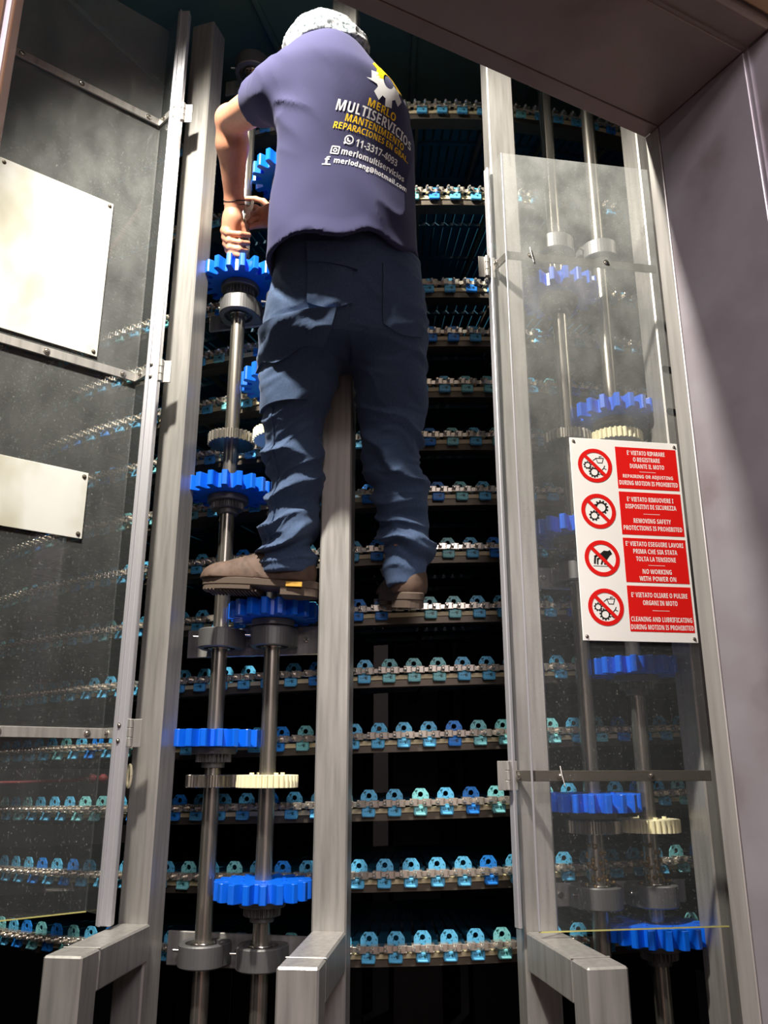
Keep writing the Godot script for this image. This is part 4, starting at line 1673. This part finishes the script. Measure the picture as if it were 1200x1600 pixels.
func boot(t: Node3D, at: Transform3D, label: String, leather: ArrayMesh, badge: bool) -> void:
	var b := put("boot", leather, M.leather, t)
	b.transform = Transform3D(at.basis, at.origin - BASE)
	b.set_meta("label", label)
	var outl := PackedVector2Array()
	for k in 48:
		var a := TAU * k / 48.0
		var x := 0.152 * cos(a)
		var half := 0.050 - 0.009 * exp(-pow((x + 0.03) / 0.05, 2.0)) - 0.006 * smoothstep(0.0, -0.15, x)
		outl.append(Vector2(x, signf(sin(a)) * half * pow(absf(sin(a)), 0.62)))
	var st := begin()
	prism(st, Transform3D(), outl, -0.017, 0.004, 0.001, 0.003, true)
	var heel := PackedVector2Array()
	var fore := PackedVector2Array()
	for p in outl:
		if p.x < -0.045:
			heel.append(p * 0.985)
		elif p.x > 0.0:
			fore.append(p * 0.985)
	prism(st, Transform3D(), heel, -0.036, -0.017)
	prism(st, Transform3D(), fore, -0.027, -0.017)
	for k in 15:
		box(st, Transform3D(Basis(), Vector3(0.006 + 0.009 * k, -0.029, 0.0)), Vector3(0.005, 0.005, 0.075), 0.001)
	put("sole", done(st), M.sole, b)
	if not badge:
		return
	for sd in [-1.0, 1.0]:
		put("badge", box_mesh(Vector3(0.042, 0.013, 0.004), 0.001, Vector3(-0.092, -0.010, 0.0432 * sd)), M.badge, b).set_meta("label", "small yellow heel badge")

func build_person() -> void:
	fold_noise.noise_type = FastNoiseLite.TYPE_SIMPLEX_SMOOTH
	fold_noise.frequency = 0.5
	fold_noise.fractal_octaves = 2
	fold_noise.seed = 5
	fold_noise2.noise_type = FastNoiseLite.TYPE_SIMPLEX_SMOOTH
	fold_noise2.frequency = 0.6
	fold_noise2.fractal_octaves = 2
	fold_noise2.seed = 9
	shoulder = W(-0.272, 1.662, 1.745)
	elbow = W(-0.446, 1.800, 2.0)
	wrist = W(-0.459, 1.646, 2.168)
	torso = Stack.new([[1.15, -0.10, 1.885, 0.214, 0.160], [1.27, -0.101, 1.875, 0.212, 0.152], [1.366, -0.10, 1.86, 0.206, 0.145], [1.429, -0.096, 1.84, 0.201, 0.132], [1.556, -0.096, 1.80, 0.194, 0.127], [1.63, -0.103, 1.78, 0.194, 0.126], [1.675, -0.115, 1.762, 0.178, 0.120], [1.715, -0.128, 1.75, 0.150, 0.105], [1.752, -0.136, 1.745, 0.120, 0.090], [1.785, -0.134, 1.745, 0.090, 0.072], [1.812, -0.130, 1.75, 0.062, 0.053], [1.838, -0.130, 1.755, 0.040, 0.038]], 0.60)
	pelvis = Stack.new([[1.02, -0.095, 1.955, 0.195, 0.125], [1.06, -0.095, 1.945, 0.206, 0.134], [1.111, -0.095, 1.935, 0.211, 0.136], [1.175, -0.091, 1.92, 0.204, 0.132], [1.238, -0.091, 1.90, 0.196, 0.128], [1.309, -0.093, 1.89, 0.186, 0.121], [1.40, -0.09, 1.88, 0.176, 0.114]], 0.30)
	leg_a = Stack.new([[0.465, -0.253, 2.115, 0.067, 0.069], [0.498, -0.252, 2.111, 0.069, 0.071], [0.528, -0.254, 2.107, 0.073, 0.075], [0.556, -0.256, 2.100, 0.080, 0.082], [0.588, -0.246, 2.093, 0.072, 0.073], [0.629, -0.240, 2.085, 0.069, 0.070], [0.693, -0.238, 2.062, 0.069, 0.071], [0.755, -0.238, 2.040, 0.071, 0.072], [0.818, -0.235, 2.018, 0.077, 0.078], [0.884, -0.229, 2.002, 0.087, 0.089], [0.952, -0.218, 1.991, 0.097, 0.099], [1.020, -0.210, 1.980, 0.104, 0.106], [1.087, -0.198, 1.965, 0.105, 0.107], [1.174, -0.186, 1.950, 0.092, 0.094]], 0.0)
	leg_b = Stack.new([[0.444, 0.057, 2.150, 0.050, 0.051], [0.490, 0.056, 2.150, 0.059, 0.060], [0.523, 0.058, 2.143, 0.068, 0.069], [0.556, 0.054, 2.135, 0.068, 0.069], [0.589, 0.049, 2.127, 0.066, 0.068], [0.638, 0.045, 2.112, 0.070, 0.072], [0.702, 0.036, 2.090, 0.074, 0.075], [0.766, 0.028, 2.067, 0.075, 0.077], [0.829, 0.023, 2.045, 0.082, 0.084], [0.893, 0.020, 2.022, 0.095, 0.096], [0.956, 0.017, 2.000, 0.098, 0.100], [1.023, 0.010, 1.985, 0.101, 0.103], [1.090, 0.006, 1.970, 0.102, 0.104], [1.177, 0.000, 1.955, 0.094, 0.095]], 0.0)
	palm_left = [W(-0.460, 1.632, 2.172), W(-0.464, 1.598, 2.184), W(-0.482, 1.562, 2.192), W(-0.470, 1.520, 2.205)]
	fingers_left = [
		[W(-0.489, 1.560, 2.190), W(-0.470, 1.532, 2.163), W(-0.436, 1.531, 2.166), W(-0.414, 1.545, 2.190)],
		[W(-0.487, 1.540, 2.196), W(-0.468, 1.509, 2.168), W(-0.436, 1.506, 2.172), W(-0.416, 1.520, 2.195)],
		[W(-0.484, 1.522, 2.202), W(-0.466, 1.489, 2.174), W(-0.438, 1.486, 2.178), W(-0.421, 1.498, 2.200)],
		[W(-0.478, 1.506, 2.208), W(-0.463, 1.473, 2.182), W(-0.440, 1.470, 2.186), W(-0.426, 1.480, 2.204)],
		[W(-0.452, 1.600, 2.184), W(-0.437, 1.580, 2.190), W(-0.428, 1.556, 2.205)]]
	palm_right = [W(-0.322, 1.640, 2.215), W(-0.352, 1.650, 2.224), W(-0.384, 1.657, 2.230), W(-0.372, 1.615, 2.222)]
	fingers_right = [
		[W(-0.360, 1.676, 2.234), W(-0.382, 1.702, 2.238), W(-0.408, 1.713, 2.240), W(-0.438, 1.712, 2.236)],
		[W(-0.384, 1.660, 2.230), W(-0.406, 1.678, 2.236), W(-0.422, 1.672, 2.232), W(-0.434, 1.657, 2.225)],
		[W(-0.378, 1.640, 2.227), W(-0.402, 1.648, 2.228), W(-0.416, 1.642, 2.224), W(-0.426, 1.628, 2.216)],
		[W(-0.372, 1.620, 2.224), W(-0.396, 1.624, 2.222), W(-0.410, 1.618, 2.218), W(-0.420, 1.606, 2.212)],
		[W(-0.364, 1.604, 2.221), W(-0.388, 1.601, 2.217), W(-0.402, 1.596, 2.214), W(-0.413, 1.588, 2.210)]]

	var t := thing("person", "man in navy printed T-shirt and slate work trousers, back turned, gripping a spanner", "person", BASE)
	# body, head, arms and hands: one mesh
	var k := fresh()
	nets(W(-0.40, 0.40, 2.34), W(0.20, 2.02, 1.58), 0.011, body_at, k)
	nets(W(-0.53, 1.56, 2.24), W(-0.22, 1.87, 1.66), 0.0065, arm_left_at, k)
	nets(W(-0.52, 1.44, 2.235), W(-0.39, 1.67, 2.13), 0.0032, hand_left_at, k)
	nets(W(-0.455, 1.56, 2.26), W(-0.28, 1.74, 2.18), 0.0032, hand_right_at, k)
	put("body", skin_of(k), M.skin, t).set_meta("label", "bare arms, hands and neck")
	k = fresh()
	nets(W(-0.36, 0.44, 2.28), W(0.16, 1.42, 1.74), 0.005, cuff_at, k)
	var tr := put("trousers", skin_of(k, trouser_fold), M.trousers, t)
	tr.set_meta("label", "slate blue cargo work trousers bunched at the ankles")
	k = fresh()
	nets(W(-0.46, 1.17, 2.16), W(0.18, 1.88, 1.58), 0.006, shirt_at, k)
	var sh := put("shirt", skin_of(k, shirt_fold), M.shirt, t)
	sh.set_meta("label", "navy T-shirt with a gear emblem and lettering on the back")
	k = fresh()
	nets(W(-0.30, 1.78, 1.98), W(0.02, 2.05, 1.66), 0.005, cap_at, k)
	put("cap", skin_of(k, cap_fold), M.cap, t).set_meta("label", "white cloth cap with a grey print")
	# boots
	var kb := fresh()
	nets(Vector3(-0.16, -0.012, -0.065), Vector3(0.17, 0.165, 0.065), 0.005, boot_at, kb)
	for i in kb.v.size():
		kb.v[i] += BASE
	var leather := skin_of(kb)
	boot(t, Transform3D(Basis(Vector3.UP, PI - 0.05) * Basis(Vector3(0, 0, 1), 0.05), W(-0.317, 0.448, 2.115)), "worn brown boot standing on a blue sprocket", leather, true)
	boot(t, Transform3D(Basis(Vector3.UP, PI * 0.5 + 0.22) * Basis(Vector3(0, 0, 1), 0.17), W(0.047, 0.440, 2.240)), "worn brown boot seen from behind its heel", leather, false)
	# pockets
	var to_machine := Vector3(0, 0, -1)
	put("cargo_pocket", wrap_leg(leg_a, deg_to_rad(-80), deg_to_rad(24), 0.010, 20, 18, func(u): return 0.868 + 0.008 * u, func(_u): return 1.03), M.trousers, tr)
	put("pocket_flap", wrap_leg(leg_a, deg_to_rad(-84), deg_to_rad(27), 0.018, 20, 8, func(u): return 0.975 + 0.028 * smoothstep(0.5, 1.0, u) + 0.01 * sin(u * 9.0), func(u): return 1.052 + 0.012 * u), M.trousers, tr)
	put("side_seam", wrap_leg(leg_a, deg_to_rad(-43), deg_to_rad(-36), 0.0035, 2, 60, func(_u): return 0.52, func(_u): return 0.865), M.trousers, tr)
	put("back_pocket", patch(W(-0.135, 1.155, 1.80), Vector3(0.97, 0, 0.24), Vector3.UP, to_machine, trousers_at, trouser_fold, 0.005, 12, 14, func(u, v): return Vector2(lerpf(-0.055, 0.060, u), lerpf(-0.075 - 0.015 * sin(u * PI), 0.075, v))), M.trousers, tr)
	put("back_pocket", patch(W(0.040, 1.120, 1.83), Vector3(0.97, 0, -0.24), Vector3.UP, to_machine, trousers_at, trouser_fold, 0.005, 12, 14, func(u, v): return Vector2(lerpf(-0.045, 0.060, u), lerpf(-0.075 - 0.015 * sin(u * PI), 0.075, v))), M.trousers, tr)
	put("back_pocket_flap", patch(W(-0.130, 1.205, 1.79), Vector3(0.97, 0, 0.24), Vector3.UP, to_machine, trousers_at, trouser_fold, 0.010, 12, 6, func(u, v): return Vector2(lerpf(-0.060, 0.066, u), lerpf(-0.022 - 0.02 * u, 0.022, v))), M.trousers, tr)
	# print on the back
	var yaw := 0.60
	var dir := Vector3(-sin(yaw), -0.10, -cos(yaw)).normalized()
	var pu := Vector3(cos(yaw), 0, -sin(yaw))
	var pv := Vector3(0, 1, -0.18).normalized()
	var org := W(0.024, 1.585, 1.67)
	var yellow := PackedVector2Array()
	var white := PackedVector2Array()
	var lines := []
	# gear emblem: toothed ring, upper half yellow, lower half white, open to the right
	for i in 8:
		var a := TAU * i / 8.0 + 0.2
		var d := Vector2(cos(a), sin(a))
		var s := bar2(d * 0.028, d * 0.054, 0.021)
		if d.y > -0.1:
			yellow.append_array(s)
		else:
			white.append_array(s)
	yellow.append_array(ring2(Vector2.ZERO, 0.017, 0.040, 18, 0.1, PI + 0.25))
	white.append_array(ring2(Vector2.ZERO, 0.017, 0.040, 18, PI + 0.25, TAU - 0.1))
	white.append_array(fan(PackedVector2Array([Vector2(-0.066, -0.020), Vector2(-0.030, -0.012), Vector2(-0.014, -0.034), Vector2(-0.034, -0.022)])))
	for w in yellow.size():
		yellow[w] = Vector2(0.004, 0.080) + yellow[w] * Vector2(1.0, 1.40)
	for w in white.size():
		white[w] = Vector2(0.004, 0.080) + white[w] * Vector2(1.0, 1.40)
	yellow = split_tris(yellow, 0.01)
	white = split_tris(white, 0.01)
	lines.append([fit("MERLO", Vector2(0.0, -0.008), Vector2(0.088, 0.021)), M.print_yellow, "yellow lettering across the back"])
	lines.append([fit("MULTISERVICIOS", Vector2(0.0, -0.036), Vector2(0.236, 0.026)), M.print_white, "white lettering across the back"])
	lines.append([fit("MANTENIMIENTO", Vector2(0.0, -0.062), Vector2(0.180, 0.018)), M.print_yellow, "yellow lettering across the back"])
	lines.append([fit("REPARACIONES EN GRAL.", Vector2(0.0, -0.084), Vector2(0.225, 0.016)), M.print_yellow, "yellow lettering across the back"])
	lines.append([fit("11-3317-4093", Vector2(0.014, -0.115), Vector2(0.128, 0.019)), M.print_white, "white lettering across the back"])
	lines.append([fit("merlomultiservicios", Vector2(0.014, -0.143), Vector2(0.186, 0.017)), M.print_white, "white lettering across the back"])
	lines.append([fit("merlodang@hotmail.com", Vector2(0.014, -0.170), Vector2(0.210, 0.019)), M.print_white, "white lettering across the back"])
	var icons := PackedVector2Array()
	# round phone mark, rounded camera mark, lettered page mark
	icons.append_array(ring2(Vector2(-0.068, -0.113), 0.0085, 0.0115))
	icons.append_array(split_tris(bar2(Vector2(-0.072, -0.109), Vector2(-0.071, -0.116), 0.004), 0.01))
	icons.append_array(split_tris(bar2(Vector2(-0.071, -0.116), Vector2(-0.064, -0.117), 0.004), 0.01))
	icons.append_array(split_tris(bar2(Vector2(-0.078, -0.120), Vector2(-0.076, -0.125), 0.004), 0.01))
	icons.append_array(ring2(Vector2(-0.094, -0.143), 0.0025, 0.0050, 12))
	for e in [[-1, -1, 1, -1], [1, -1, 1, 1], [1, 1, -1, 1], [-1, 1, -1, -1]]:
		icons.append_array(bar2(Vector2(-0.094, -0.143) + Vector2(e[0], e[1]) * 0.0085, Vector2(-0.094, -0.143) + Vector2(e[2], e[3]) * 0.0085, 0.003))
	icons.append_array(fit("f", Vector2(-0.106, -0.170), Vector2(0.011, 0.021)))
	icons.append_array(bar2(Vector2(-0.115, -0.180), Vector2(-0.097, -0.180), 0.003))
	for e in [[yellow, M.print_yellow, "yellow half of a gear emblem"], [white, M.print_white, "white half of a gear emblem"]]:
		var st := begin()
		print_on(st, e[0], org, pu, pv, dir)
		put("gear_emblem", done(st), e[1], sh).set_meta("label", e[2])
	for e in lines:
		var st := begin()
		print_on(st, e[0], org, pu, pv, dir)
		put("lettering", done(st), e[1], sh).set_meta("label", e[2])
	var st_icons := begin()
	print_on(st_icons, icons, org, pu, pv, dir)
	var io := put("contact_icon", done(st_icons), M.print_white, sh)
	io.set_meta("label", "small white contact icons")
	io.set_meta("kind", "stuff")
	# wrist bands
	var ax := (palm_left[0] - elbow).normalized() as Vector3
	for o in [0.004, 0.016]:
		var c: Vector3 = wrist + ax * (o - 0.012)
		var fr := frame_to(c, c + ax)
		var pts := []
		for i in 25:
			var a := TAU * i / 24.0
			pts.append(fr * Vector3(cos(a) * 0.0318, 0.003 * sin(a * 2.0), sin(a) * 0.0318) - BASE)
		var st := begin()
		tube_path(st, pts, 0.0017, 6)
		put("wrist_band", done(st), M.hair, t)
	build_spanner()

func build_spanner() -> void:
	var t := thing("spanner", "steel open-ended spanner gripped upright in the man's fist", "tool", W(-0.424, 1.655, 2.206))
	var o := PackedVector2Array([Vector2(-0.018, 0.020), Vector2(-0.017, 0.002), Vector2(-0.007, -0.018), Vector2(-0.0065, -0.165), Vector2(-0.013, -0.175), Vector2(-0.012, -0.190), Vector2(0.0, -0.197), Vector2(0.012, -0.190), Vector2(0.013, -0.175), Vector2(0.0065, -0.165), Vector2(0.007, -0.018), Vector2(0.017, 0.002), Vector2(0.019, 0.023), Vector2(0.011, 0.026), Vector2(0.008, 0.006), Vector2(0.0, 0.000), Vector2(-0.008, 0.005), Vector2(-0.010, 0.022)])
	var st := begin()
	# outline lies in x (first) and height (second)
	var b := Basis(Vector3(1, 0, 0), Vector3(0, 0, 1), Vector3(0, 1, 0))
	prism(st, Transform3D(b, Vector3.ZERO), o, -0.004, 0.004)
	box(st, Transform3D(Basis(), Vector3(0, -0.09, 0.0)), Vector3(0.009, 0.14, 0.0095), 0.001)
	var m := put("forged_body", done(st), M.chrome, t)
	m.rotation = Vector3(0.16, 0.25, 0.05)
